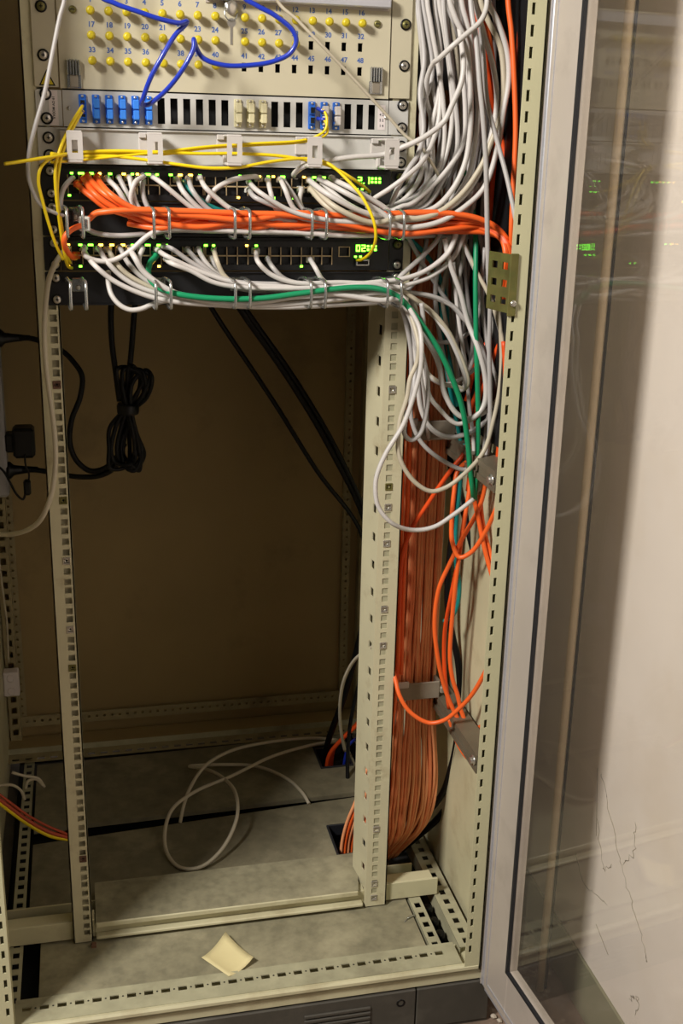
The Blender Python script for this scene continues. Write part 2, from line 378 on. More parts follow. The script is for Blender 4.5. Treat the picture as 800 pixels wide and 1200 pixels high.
def cage_nut(x, z, Y, parent, m=SCREW):
    b = MB(); b.box(x-5.5, x+5.5, Y-1.4, Y+1, z-5.5, z-3, m, .6); b.box(x-5.5, x+5.5, Y-1.4, Y+1, z+3, z+5.5, m, .6)
    b.box(x-5.5, x-3.4, Y-1.2, Y+1, z-4, z+4, m, .5); b.box(x+3.4, x+5.5, Y-1.2, Y+1, z-4, z+4, m, .5)
    b.lathe((x, Y+3, z), (0, -1, 0), [(0, 3.6), (2.6, 3.6), (2.6, 1.8), (1, 1.7)], m, 10); b.box(x-1.6, x+1.6, Y+1.8, Y+2, z-1.6, z+1.6, DARK)
    return b.build('cage_nut', parent)
ZRB = -950
rl = mount_rail(0, -1, 0, ZRB, ZT-4).build('mounting_rail', cab)
rr = mount_rail(465.1, 1, 0, ZRB, ZT-4).build('mounting_rail', cab)
nutz = [-5*U, -7*U, -9*U-15.875, -10*U-31.75]
for z in nutz: cage_nut(0, z, 0, rl, BRASS if z in (nutz[0], nutz[3]) else SCREW)
z = P(68, 451, 0)[2]; cage_nut(0, -U-15.9, 0, rl, mat('rusty_nut', srgb(104, 74, 58), .7))
cage_nut(0, holes_pitch(-800, -700)[0] if False else P(97, 1006.5, 0)[2], 0, rl, bpy.data.materials['rusty_nut'])
for v in (457, 570.6, 594.5, 637, 714, 756, 970.5, 1034, 1050):
    p = P(452, v, 0); cage_nut(465.1, p[2], 0, rr, BRASS if v in (570.6,) else SCREW)
# cross beam on which the rails stand, and depth beams
b = MB()
b.box(-150, 12, 8, 11, -949, -917, CREAM, .8); b.box(12, 450, 8, 11, -949, -924, CREAM, .8); b.box(450, 578, 8, 11, -949, -917, CREAM, .8); b.box(-150, 12, 11, 34, -920, -917, CREAM, .8); b.box(464, 570, 11, 34, -920, -917, CREAM, .8); b.box(12, 450, 11, 34, -926, -924, CREAM); b.box(-150, 548, 62, 65, -949, -922, CREAM)
b.box(14, 446, -5, 8, -946, -940, CREAM, 1.5)
b.build('cross_beam', cab)
b = MB()
sv = [(14, 0), (438, 0), (462, 104), (14, 104)]
vt = [(x, y, -917) for x, y in sv]+[(x, y, -920) for x, y in sv]
b.add(vt, [(0,1,2,3), (7,6,5,4), (0,4,5,1), (1,5,6,2), (2,6,7,3), (3,7,4,0)], FLOORM); b.box(14, 438, -2, 1, -926, -917, CREAM, 1.2); b.box(14, 460, 102, 105, -950, -920, FLOORM)
b.build('cover_sheet', cab)
# floor plates
FLOORD = mat('shaded_floor_plate', srgb(122, 115, 92), .8, noise=.25, scale=40, dirt=srgb(160, 152, 124), dscale=7, dthr=(.52, .8), bump=.2)  # base colour darkened to stand in for shadow behind the raised sheet
def fplate(x0, x1, y0, y1, z, cut=None, k=0.0, m=FLOORM):
    b = MB()
    if cut:
        cx0, cx1, cy0, cy1 = cut
        b.plate([x0, cx0, cx1, x1], [y0, cy0, cy1, y1], lambda i, j: i == 1 and j == 1, 3, frame((0, 0, z), (1,0,0), (0,1,0), (0,0,-1)), m)
    else: b.box(x0, x1, y0, y1, z-3, z, m, .8)
    b.box(x0, x1, y0-1, y0+.5, z-9, z-.5, m); b.box(x0, x1, y1-.5, y1+1, z-9, z-.5, m)
    b.v = [(x, y+k*(x-123), z_) for x, y, z_ in b.v]
    return b
fplate(-72, 524, -108, 22, -953).build('floor_plate', cab)
fplate(-92, 520, 70, 301, -951, (440, 500, 128, 216), .077, FLOORD).build('floor_plate', cab)
fplate(-92, 540, 329, 560, -945, (470, 530, 430, 510), .027, FLOORD).build('floor_plate', cab)
b = MB(); b.box(-149, 613, -140, 640, -1000, -990, DARK); b.build('base_pan', cab)
# angled slotted strips beside the cable entry, right and left
for x0, nm in ((574, 0), (528, 1), (-118, 2)):
    b = MB(); L = 740 if nm != 1 else 150
    y0 = -125 if nm != 1 else -125
    strip(b, (x0, y0, -951), (1,0,0), (0,1,0), (0,0,-1), L, 30 if nm == 0 else 20, [14+i*25.0 for i in range(int((L-20)/25))], 10, 13, 1.6, SILLM)
    b.box(x0, x0+1.5, y0, y0+L, -980, -952, SILLM)
    b.build('slotted_strip', cab)
# studs in the entry gap
b = MB()
for i in range(4): b.lathe((560, -100+i*34, -985), (0,0,1), [(0, 9), (16, 9), (19, 7), (19, 3)], BLACKG, 12)
b.build('entry_bush', cab)
# cable entry collars
for (x0, x1, y0, y1, z) in ((440, 500, 150, 240, -951), (470, 530, 440, 520, -945)):
    b = MB(); t = 4
    b.box(x0-t, x1+t, y0-t, y0, z-20, z+3, RUBBER, 1); b.box(x0-t, x1+t, y1, y1+t, z-20, z+3, RUBBER, 1); b.box(x0-t, x0, y0, y1, z-20, z+3, RUBBER, 1); b.box(x1, x1+t, y0, y1, z-20, z+3, RUBBER, 1)
    b.build('entry_collar', cab)
# front sill
b = MB()
hs = [16+i*25.0 for i in range(28)]
strip(b, (-104, -162, -950), (0,1,0), (1,0,0), (0,0,-1), 702-32, 50, hs[:26], 9, 13, 1.8, SILLM, 29)
for i in range(25): b.lathe((-104+28.5+i*25, -133, -949.9), (0,0,1), [(0, 1.6), (.15, 1.5)], DARK, 8)
b.box(-128, 592, -171, -161, -960, -949.2, CREAM, 3)
b.build('sill', cab)
b = MB(); b.box(-150, 612, -164, -100, -983, -964, CREAM, 2); b.build('base_frame', cab)
b = MB()
b.box(-150, 492, -166, -150, -1060, -985, PLINTH, 1.5); b.box(494, 612, -166, -150, -1060, -985, PLINTH, 1.5); b.box(594, 612, -150, 660, -1060, -985, PLINTH); b.box(-150, -132, -150, 660, -1060, -985, PLINTH)
b.box(-150, 612, 650, 664, -1060, -985, PLINTH)
b.box(-150, 612, -164, -152, -1065, -1060, PLINTH)
pl = b.build('plinth', cab)
b = MB()
for i in range(5): b.box(316, 420, -169, -165, -1003-i*9-6, -1003-i*9, PLINTH, 1.2)
b.build('vent_louvre', pl)
b = MB(); b.lathe((468, -165, -1006), (0,-1,0), [(0, 7), (1.5, 7), (1.5, 4.5), (.5, 4)], BLACKG, 14); b.build('plinth_screw', pl)
# depth struts on the right wall + clamp plates around the trunk
for z, y0 in ((-165, -142), (-600, -142)):
    b = MB(); b.box(578, 580, y0, 330, z-30, z, STRUT); b.box(580, 606, y0, 330, z-2, z, STRUT); b.box(580, 606, y0, 330, z-30, z-28, STRUT)
    b.box(575, 578, y0, 330, z-9, z, STRUT); b.box(575, 578, y0, 330, z-30, z-21, STRUT)
    st = b.build('cable_strut', cab)
    b = MB(); b.lathe((577, y0+14, z-15), (-1,0,0), [(0, 8), (3, 8), (3, 5), (7, 5)], SCREW, 12); b.build('bolt', st)
for (x0, x1, zc) in ((496, 580, -152), (500, 577, -586)):
    b = MB(); b.box(x0, x1, 48, 51, zc-15, zc+15, CLAMP, 1.2); b.box(x1-3, x1+2, 56, 120, zc-13, zc+13, CLAMP); b.box(x1, x1+8, 44, 60, zc-6, zc+6, CLAMP, 2)
    cl = b.build('cable_clamp', cab)
    b = MB(); b.box(x0-8, x0+24, 45, 48, zc+8, zc+20, RINGPL, 1.5); b.box(x0-10, x0, 45, 56, zc+14, zc+34, RINGPL, 1.5); b.build('clamp_liner', cl)
# zinc yellow bracket on the right post
b = MB()
us = [0, 12, 30, 44, 62, 82, 99]; vs = [0, 10, 19, 32, 41, 54, 63, 74]
b.plate([0, 9, 22, 34, 47, 60], vs, lambda i, j: i in (1, 3) and j in (1, 3, 5), 2, frame((559.5, -108, 52), (.2, -.98, 0), (0,0,1), (.98, .2, 0)), BRASS)
b.box(565, 576, -173, -170.2, 50, 128, BRASS, .6)
br = b.build('perforated_bracket', cab)
b = MB(); b.lathe((572, -173, 66), (0,-1,0), [(0, 4.5), (2, 4.2), (3.2, 2.5)], SCREW, 12); b.build('bracket_screw', br)

# door (part of the cabinet) ------------------------------------------------
ang = math.radians(5.5); dd = Vector((math.sin(ang), -math.cos(ang), 0)); dnn = Vector((-math.cos(ang), -math.sin(ang), 0))   # along the door; towards the cabinet interior side
H = Vector((598, -178, 0)); DL = 760; DZ0, DZ1 = -989, 905
DM = frame((H.x, H.y, 0), dd, (0,0,1), -dnn)   # local x along door, y up, z away from the opening
def dbox(mb, x0, x1, z0, z1, t0, t1, m, bev=0): mb.box(x0, x1, z0, z1, t0, t1, m, bev, DM)
b = MB()
for (x0, x1, z0, z1) in ((-3, 70, DZ0, DZ1), (DL-73, DL, DZ0, DZ1)):
    dbox(b, x0, x1, z0, z1, 0, 17, ALU, 1.5)
dbox(b, 70, DL-73, DZ0, DZ0+86, 0, 17, ALU, 1.5); dbox(b, 70, DL-73, DZ1-86, DZ1, 0, 17, ALU, 1.5)
dbox(b, 12, DL-12, DZ0+14, DZ0+16, -1.2, 0, ALUB); dbox(b, 8, 9.2, DZ0+14, DZ1-10, -1.2, 0, ALUB)
door = b.build('glass_door', cab)
b = MB(); dbox(b, -22, -3, DZ0, DZ1, 0, 24, ALUB, 1.5); dbox(b, -12, -10, DZ0, DZ1, -1, .5, ALU); dbox(b, -3, DL, DZ0-7, DZ0, 2, 22, ALUB, 1.2); b.build('edge_profile', door)
b = MB()
for (x0, x1, z0, z1) in ((66, 70.5, DZ0+82, DZ1-82), (DL-73.5, DL-70, DZ0+82, DZ1-82)): dbox(b, x0, x1, z0, z1, -2, 3, RUBBER)
dbox(b, 66, DL-70, DZ0+82, DZ0+86.5, -2, 3, RUBBER); dbox(b, 66, DL-70, DZ1-86, DZ1-82, -2, 3, RUBBER); dbox(b, 120, 300, DZ0-6, DZ0-2, 0, 3, RUBBER)
b.build('gasket', door)
b = MB(); dbox(b, 70.5, DL-73.5, DZ0+86.5, DZ1-86.5, 6, 10, GLASS); b.build('glass_pane', door)

# ------------------------------------------------------------------ rack equipment
def screw(x, z, Y, parent, m=SCREW, r=5.2):
    b = MB(); b.lathe((x, Y, z), (0,-1,0), [(0, r+2.2), (1.0, r+2.2), (1.0, r+.2)], BLACKG, 16)
    b.lathe((x, Y-.9, z), (0,-1,0), [(0, r), (1.6, r), (2.8, r*.72), (3.1, r*.3)], m, 16)
    b.box(x-.5, x+.5, Y-4.2, Y-3.9, z-2, z+2, DARK); b.box(x-2, x+2, Y-4.2, Y-3.9, z-.5, z+.5, DARK)
    return b.build('screw', parent)
def text_mesh(mb, txt, x, z, Y, size, m, align='CENTER', rot=0.0):
    cu = bpy.data.curves.new('t', 'FONT'); cu.body = txt; cu.size = size; cu.align_x = align; cu.align_y = 'CENTER'; cu.offset = size*.03; cu.resolution_u = 3
    ob = bpy.data.objects.new('t', cu); C.objects.link(ob); dg = bpy.context.evaluated_depsgraph_get()
    me = bpy.data.meshes.new_from_object(ob.evaluated_get(dg))
    c, s = math.cos(rot), math.sin(rot)
    mb.add([(x+(v.co.x*c-v.co.y*s), Y, z+(v.co.x*s+v.co.y*c)) for v in me.vertices], [tuple(p.vertices) for p in me.polygons], m)
    bpy.data.objects.remove(ob); bpy.data.meshes.remove(me); bpy.data.curves.remove(cu)
Z = [311.5-U*i for i in range(8)]       # unit boundaries going down
# --- 48 way panel with yellow caps
pz0, pz1 = 312.5, 440
tp = thing('distribution_panel', 'cream 48-way panel with blue numbers, yellow round caps and empty holes', 'panel', (232, 0, pz0))
holes48 = []
KX = [64+21.7*i for i in range(8)] + [253+21.6*i for i in range(8)]; KZ = [402, 374, 345]
b = MB()
ux = [24]; 
for x in KX: ux += [x-3.2, x+3.2]
ux.append(444); vz = [pz0]
for z in sorted(KZ): vz += [z-5.2, z+5.2]
vz.append(pz1)
def is_hole(i, j):
    if i % 2 == 0 or j % 2 == 0: return False
    c = (i-1)//2; r = 2-(j-1)//2
    return (r == 1 and c >= 12) or (r == 2 and c >= 8)
b.plate(ux, vz, is_hole, 3, frame((0, -5, 0), (1,0,0), (0,0,1), (0,1,0)), PANEL)
b.build('front_plate', tp)
b = MB(); b.box(26, 442, 4, 180, pz0+2, pz1-2, DARK); b.build('housing', tp)
for x0, x1 in ((-7, 22.5), (445.5, 473.5)):
    b = MB(); b.box(x0, x1, -3.5, -.3, pz0+1, pz1, PANEL, .6); ear = b.build('ear', tp)
for x, z in ((5.9, 405), (5.5, 350), (464.5, 404), (464.5, 354)): screw(x, z, -3.5, tp, BRASS if z > 400 else SCREW, 5)
b = MB()
for r, zz in enumerate(KZ):
    for c, x in enumerate(KX): text_mesh(b, str(1+c+16*r), x+.5, zz+13, -5.15, 8.6, INK)
b.build('printed_numbers', tp)
knob = MB(); knob.lathe((0, 0, 0), (0,-1,0), [(0, 3.4), (3, 3.4), (8, 5.2), (11, 5.3), (13, 4.2), (14, 2.2)], YEL, 16)
kp = None
for r, zz in enumerate(KZ):
    for c, x in enumerate(KX):
        if (r == 1 and c >= 12) or (r == 2 and c >= 8): continue
        loc = W(x, -5, zz-5.3)
        if kp is None:
            kp = knob.build('cap', tp); o = kp
        else: o = kp.copy(); C.objects.link(o)
        o.location = loc - ORG[tp.name] - Vector((0, .007, 0))
for x, z in ((43, 403), (426, 403)):
    b = MB(); b.lathe((x, -5, z), (0,-1,0), [(0, 4.6), (2, 4.4), (3, 2.8)], BRASS, 14); b.box(x-3, x+3, -8.2, -7.9, z-.5, z+.5, DARK); b.build('thumb_screw', tp)
for x, z in ((41, 326), (426, 331)):
    b = MB()
    for i in range(5): b.box(x-8+i*3.4, x-8+i*3.4+2, -12, -5, z+2, z+20, STEEL, .6)
    b.box(x-9, x+9, -8, -5, z-13, z+3, STEEL, .8); b.box(x-5, x+5, -9, -8, z-12, z+2, CLAMP, .5); b.build('latch_clip', tp)
b = MB(); q = [(-.5, 316), (17, 316), (8.2, 333)]
def tri(pts, Y, m): b.add([(x, Y, z) for x, z in pts], [(0, 1, 2)], m)
tri([(-1.5, 315), (18.5, 315), (8.5, 334)], -3.7, DARK); tri([(1, 316.4), (16, 316.4), (8.5, 331)], -3.8, YEL)
b.add([(8.6, -3.9, 327), (10, -3.9, 322.5), (8.9, -3.9, 322.5), (9.8, -3.9, 318), (7, -3.9, 323.5), (8.2, -3.9, 323.5)], [(0, 4, 5, 1), (1, 5, 2), (2, 4, 3)], DARK)
b.build('warning_sticker', tp)
b = MB(); b.box(205, 441, -18, -5, 421, 436, ALUB, 1.5); b.box(205, 441, -7, -5, 418.5, 422, ALU); b.build('top_trim', tp)
# --- keys in the panel lock
kx, kz = P(271, 12, -22)[0], P(271, 12, -22)[2]
ky = thing('key_bunch', 'small bunch of steel keys hanging in front of the numbered panel', 'keys', (kx, -18, kz-30))
b = MB(); b.lathe((kx, -5, kz+6), (0,-1,0), [(0, 8), (6, 8), (8, 6.5), (9, 3)], STEEL, 16); b.build('lock_barrel', ky)
b = MB(); b.tube([(kx+math.cos(t*.5236)*8, -19+math.sin(t*.5236)*1.5, kz-3+math.sin(t*.5236)*9) for t in range(13)], .9, STEEL, 6); b.build('ring', ky)
b = MB(); b.lathe((kx+1, -20, kz+3), (.3,-1,.1), [(0, 8.5), (1.6, 8.5), (1.6, 3), (1.7, 2.6)], SCREW, 14); b.box(kx-1.5, kx+1.5, -21, -19, kz-6, kz+2, SCREW, .4); b.build('key', ky)
b = MB(); b.box(kx-1.4, kx+2.4, -20, -18.4, kz-40, kz-13, SCREW, .5); b.lathe((kx+.5, -18.5, kz-14), (0,-1,0), [(0, 5.5), (1.6, 5.5)], SCREW, 14); b.build('key', ky)
# --- fibre patch panel
z1, z0 = Z[0]-.8, Z[1]+.8; zc = (z0+z1)/2
fp = thing('fibre_patch_panel', 'light grey one-unit fibre panel with blue and beige couplers', 'patch panel', (232, 0, z0))
PX = [50+16.2*i for i in range(24)]
kinds = 'BBBBBBEEEEEEIIIEEEYWVEEE'
ux = [26]
for x in PX: ux += [x-4.6, x+4.6]
ux.append(445)
b = MB(); b.plate(ux, [z0, zc-15.5, zc+15.5, z1], lambda i, j: j == 1 and i % 2 == 1 and kinds[(i-1)//2] == 'E', 2, frame((0, -3, 0), (1,0,0), (0,0,1), (0,1,0)), PATCHM)
b.build('front_plate', fp)
b = MB(); b.box(26, 445, 14, 180, z0+1, z1-1, DARK); b.box(26, 445, -1, 14, z0, z0+1, PATCHM); b.box(26, 445, -1, 14, z1-1, z1, PATCHM)
b.build('housing', fp)
for x0, x1 in ((-7, 25), (446, 473)):
    b = MB(); b.box(x0, x1, -2.5, -.3, z0, z1, PATCHM, .5); b.build('ear', fp)
b = MB(); b.box(9, 20, -2.9, -2.5, z0+1, z1-1, LABELM); text_mesh(b, '19 OV MODUL', 14.5, zc, -3.05, 4.2, INKD, rot=-math.pi/2); b.build('paper_label', fp)
b = MB(); b.box(431, 441, -3.4, -3, z0+6, z1-6, LABELM)
for i in range(4): text_mesh(b, ('3 1', '4 2', '5 2', '1 4')[i], 436, z1-11-i*7, -3.5, 4.5, INKD)
b.build('paper_label', fp)
screw(5.8, zc+16, -2.5, fp); screw(5.8, zc-12.5, -2.5, fp); screw(464.5, zc+16, -2.5, fp); screw(464.5, zc-12.5, -2.5, fp)
for x in (33, 442):
    b = MB(); b.lathe((x, -3, zc), (0,-1,0), [(0, 2.6), (1, 2.4), (1.6, 1)], SCREW, 10); b.build('rivet', fp)
for i, x in enumerate(PX):
    k = kinds[i]
    if k == 'E': continue
    m1, m2 = (BEIGEAD, BEIGEAD) if k == 'I' else (BLUE, BLUECAP)
    if k in 'WV': m2 = RINGPL
    if k == 'W': m1 = BLUE
    b = MB(); b.box(x-4.6, x+4.6, -6, -2, zc-17, zc+17, m1, .8); cpl = b.build('coupler', fp)
    b = MB()
    for zo in (-6.2, 6.2):
        if k == 'Y' or i == 0: 
            b.box(x-3.8, x+3.8, -11, -6, zc+zo-5, zc+zo+5, m1, .8); b.box(x-2.6, x+2.6, -11.3, -11, zc+zo-3.6, zc+zo+3.6, DARK)
        else: b.box(x-3.8+.8, x+4.6, -16, -6, zc+zo-5.7, zc+zo+5.7, m2, 1); b.box(x-4.4, x-3, -12, -6, zc+zo-4, zc+zo-.5, m1, .4)
    b.build('dust_cap', cpl)
    b = MB()
    for zo in (-14.7, 14.7): b.lathe((x, -6, zc+zo), (0,-1,0), [(0, 1.7), (.8, 1.6), (1.1, .6)], SCREW, 8)
    b.build('coupler_screw', cpl)
# --- plastic ring manager
z1, z0 = Z[1]-.8, Z[2]+.8; zc = (z0+z1)/2
rm = thing('cable_manager', 'light grey blank panel carrying five grey plastic cable rings', 'cable manager', (232, 0, z0))
b = MB(); b.box(-7, 473, -2.5, -.3, z0, z1, PATCHM, .5); b.box(16, 450, -6, -2.5, z0, z0+2, PATCHM); b.box(16, 450, -6, -2.5, z1-2, z1, PATCHM); b.build('front_plate', rm)
def plastic_ring(xc):
    b = MB(); w = 9.5; zt, zb = zc+19, zc-20
    b.plate([xc-w, xc-3.5, xc+3.5, xc+w], [zb+4, zc-8, zc+7, zt-3], lambda i, j: i == 1 and j == 1, 2.4, frame((0, -52, 0), (1,0,0), (0,0,1), (0,1,0)), RINGPL)
    b.box(xc-w, xc+w, -52, -12, zb, zb+4, RINGPL, 1.2)
    b.box(xc-w, xc+w, -52, -10, zt-4, zt-1, RINGPL, 1.2)
    b.box(xc-w, xc-w+5, -12, -2.5, zb, zb+14, RINGPL, 1); b.box(xc+w-5, xc+w, -12, -2.5, zb, zb+8, RINGPL, 1)
    b.box(xc-w-8, xc+4, -8, -2.5, zt-24, zt-1, RINGPL, 1); b.box(xc-w-8, xc-w+2, -12, -4, zt-8, zt-1, RINGPL, 1)
    return b.build('cable_ring', rm)
for x in (38, 135, 234, 337, 439): plastic_ring(x)
for x in (6.5, 464.5): screw(x, zc+9, -2.5, rm, SCREW); screw(x, zc-12, -2.5, rm, SCREW)
# --- switches
def seg_digits(b, txt, x, z, Y, m):
    segs = {'0': 'abcdef', '1': 'bc', '2': 'abged', '.': 'p', ':': 'q'}
    for ch in txt:
        h, w, t = 4.5, 5.6, 1.5
        for s in segs[ch]:
            r = {'a': (0, w, h*2-t, h*2), 'g': (0, w, h-t/2, h+t/2), 'd': (0, w, 0, t), 'f': (0, t, h, 2*h), 'e': (0, t, 0, h), 'b': (w-t, w, h, 2*h), 'c': (w-t, w, 0, h), 'p': (0, t, 0, t), 'q': (0, 3.2, 1, 4)}[s]
            b.box(x+r[0], x+r[1], Y-.8, Y, z+r[2], z+r[3], m)
            if s == 'q': b.box(x, x+3.2, Y-.8, Y, z+5.6, z+8.6, m, 1)
        x += {'.': 3.0, ':': 5.2}.get(ch, 7.6)
def switch(nm_label, z1, z0, leds_t, leds_b, display):
    sw = thing('network_switch', nm_label, 'network switch', (232, 0, z0))
    b = MB(); b.box(14, 452, 3, 260, z0+.5, z1-.5, BLACK); b.build('chassis', sw)
    pz1 = z1-12; mid = pz1-11.6; pz0_ = mid-11.6
    cols = [28+i*14.1+(i//6)*2.2 for i in range(24)]; ux = [14]
    for c in cols: ux += [c, c+12.6]
    ux += [383, 396, 452]
    b = MB()
    b.plate(ux, [z0+.5, pz0_, mid-.9, mid+.9, pz1, z1-.5], lambda i, j: (j in (1, 3) and i % 2 == 1 and i < 48) or (i == 49 and j == 3), 3, frame((0, -2, 0), (1,0,0), (0,0,1), (0,1,0)), BLACK)
    b.build('front_plate', sw)
    for x0, x1 in ((-7, 13), (453, 473)):
        b = MB(); b.box(x0, x1, -2.2, -.3, z0+.5, z1-.5, BLACK, .5); b.build('ear', sw)
    for g in range(4):     # four blocks of twelve sockets
        b = MB(); x0 = cols[g*6]-1.2; x1 = cols[g*6+5]+13.8
        b.box(x0, x1, -3, -2, mid-.8, mid+.8, TAN)
        for i in range(7):
            xx = cols[g*6]+i*14.1-1.1
            b.box(xx, xx+1.1, -3, -2, pz0_, pz1, TAN)
            if i < 6:
                for zz, sg in ((pz1, -1), (pz0_, 1)): b.box(xx+2, xx+4.2, -2.6, -1, min(zz, zz+sg*2.2), max(zz, zz+sg*2.2), BLACKG); b.box(xx+10.6, xx+12.8, -2.6, -1, min(zz, zz+sg*2.2), max(zz, zz+sg*2.2), BLACKG)
        b.build('port_block', sw)
    b = MB(); 
    for (a0, a1, c0, c1) in ((381.5, 397.5, pz1, pz1+1), (381.5, 382.8, mid, pz1), (396.2, 397.5, mid, pz1), (381.5, 397.5, mid-1, mid)): b.box(a0, a1, -3, -2, c0, c1, TAN)
    b.build('console_port', sw)
    b = MB(); b.box(18, 445, -2.9, -2, z1-5, z1-1.5, BLACKG)
    for i in range(60): b.box(34+i*6, 36.5+i*6, -3.1, -2.8, z1-4.6, z1-2, DARK)
    b.build('vent_strip', sw)
    for lst, zz in ((leds_t, z1-10.2), (leds_b, pz0_-2.2)):
        for x, c, w in lst:
            b = MB(); b.box(x-w/2, x+w/2, -3.6, -2, zz-1.3, zz+1.3, GREENL if c == 'g' else AMBERL, .4); b.build('status_led', sw)
    b = MB(); seg_digits(b, display, 406, z1-17.5, -2.4, GREENL); b.build('display', sw)
    b = MB()
    for x in (404, 411): b.box(x, x+3, -3.4, -2, z1-25.5, z1-23.2, GREENL)
    b.build('indicator', sw)
    b = MB(); b.box(405, 424, -9, -2, z0+7, z0+16, STEEL, .8); b.box(407, 422, -9.4, -9, z0+9, z0+14, DARK); b.build('fibre_module', sw)
    for x in (6.5, 464.5): screw(x, z1-8, -2.2, sw, BRASS if x > 400 else SCREW); screw(x, z0+8, -2.2, sw, SCREW)
    return sw
def X(u, v=205): return P(u, v, -2)[0]
tops = [(84,'g',4),(95,'g',8),(103,'y',3),(107,'g',6),(117,'y',4),(129,'g',5),(145,'y',5),(155,'g',4),(161,'y',4),(173,'g',8),(184,'g',4),(200,'g',5),(211,'y',6),(223,'y',6),(234,'g',4),(281,'g',4),(291,'g',7),(303,'y',6),(314,'g',4),(320,'y',4),(331,'g',7),(356,'y',4),(368,'g',5),(379,'g',6),(389,'g',5)]
bots = [(81,'g',4),(132,'y',4),(143,'g',4),(279,'y',4),(321,'g',3),(344,'g',4)]
s1 = switch('upper black 48-port switch, green display, most sockets filled with cables', Z[2]-.6, Z[3]+.6, [(X(u), c, w*.95) for u, c, w in tops], [(X(u, 224), c, w*.95) for u, c, w in bots], '2.1:::')
tops = [(80,'y',4),(94,'g',5),(106,'g',7),(118,'y',6),(131,'y',6),(144,'y',6),(155,'g',4),(173,'g',7),(186,'g',6),(195,'g',4),(241,'g',5),(250,'g',4),(289,'y',4),(300,'g',4)]
bots = [(80,'y',4),(94,'g',4),(186,'y',4),(240,'y',3),(353,'g',4)]
s2 = switch('lower black 48-port switch with a bare row of sockets at its right', Z[4]-.6, Z[5]+.6, [(X(u, 286), c, w*.95) for u, c, w in tops], [(X(u, 305), c, w*.95) for u, c, w in bots], '02:::')
# --- steel ring managers
def wire_ring_panel(label, z1, z0, empty_first):
    t = thing('cable_manager', label, 'cable manager', (232, 0, z0))
    b = MB(); b.box(-7, 473, -2.2, -.3, z0+.5, z1-.5, BLACK, .5); b.box(16, 450, -5, -2, z0+.5, z0+2, BLACK); b.box(16, 450, -5, -2, z1-2, z1-.5, BLACK); b.build('front_plate', t)
    for x in (6.5, 464.5): screw(x, z1-8, -2.2, t); screw(x, z0+8, -2.2, t)
    for xc in (34, 139.5, 241, 340.5, 444):
        r = MB(); zt, zb = z1-6, z0+3
        r.box(xc-8, xc+8, -5, -2.2, z1-26, z1-8, STEEL, 1); r.lathe((xc, -5, z1-20), (0,-1,0), [(0, 3.4), (2, 3.2), (3, 1.6)], SCREW, 10); r.box(xc-7, xc+7, -14, -4, z1-9, z1-7, STEEL, .8)
        rg = r.build('cable_ring', t)
        for s in (-1, 1):
            w = MB(); x = xc+s*9.5
            w.tube(spline([(x-6, -5, zt-6), (x-5, -20, zt-1), (x-2, -55, zt+1), (x, -66, zt-1), (x, -70, zt-7), (x, -70, zb+6), (x, -67, zb+1), (x-1, -60, zb), (x-3, -22, zb+1)], 5), 2.1, STEEL, 8)
            w.build('hook', rg)
    return t
wire_ring_panel('black panel of steel wire rings holding the orange cables between the two switches', Z[3]-.3, Z[4]+.3, False)
wire_ring_panel('black panel of steel wire rings under the lower switch, lowest unit', Z[5]-.3, Z[6]+.3, True)

# ------------------------------------------------------------------ cables
def cable(name, label, mt, r, pts, group=None, cat='cable', plug=None, plugm=None, n=7, seg=8, boot=None, z_pts=None):
    w = [P(*p) if len(p) == 3 else p[:3] for p in pts]        # 3 numbers: surveyed; 4 numbers: plain mm
    if len(pts[0]) == 3 and pts[0][1] <= -4: w = [(w[0][0], w[0][1], w[0][2]+420), (w[0][0], w[0][1], w[0][2]+150)] + w      # runs on upwards to the units above
    if len(pts[-1]) == 3 and pts[-1][1] <= -4: w = w + [(w[-1][0], w[-1][1], w[-1][2]+150), (w[-1][0], w[-1][1], w[-1][2]+420)]
    b = MB(); sp_ = spline(w, n); b.tube(sp_, r, mt, seg)
    o = b.build(name); tag(o, label, cat, group)
    for which in (plug or ()):
        e, i = (Vector(w[0]), Vector(w[1])) if which == 0 else (Vector(w[-1]), Vector(w[-2]))
        pm = plugm or CLEAR; q = MB()
        q.box(e.x-5.6, e.x+5.6, e.y-4, e.y+12, e.z-4.5, e.z+4.5, pm, 1); q.build('plug', o)
        if boot:
            q = MB(); d = (Vector(sp_[3 if which == 0 else -4])-e).normalized(); q.tube([e+Vector((0, -2, 0)), e+d*7, e+d*16], r*1.45, boot, 8, r_fn=lambda t: 1-.3*t); q.build('boot', o)
    return o
R = random.Random(3)
WH = [C_WHT, C_GRY, C_WHT, C_BGE, C_GRY]
RW = 3.3
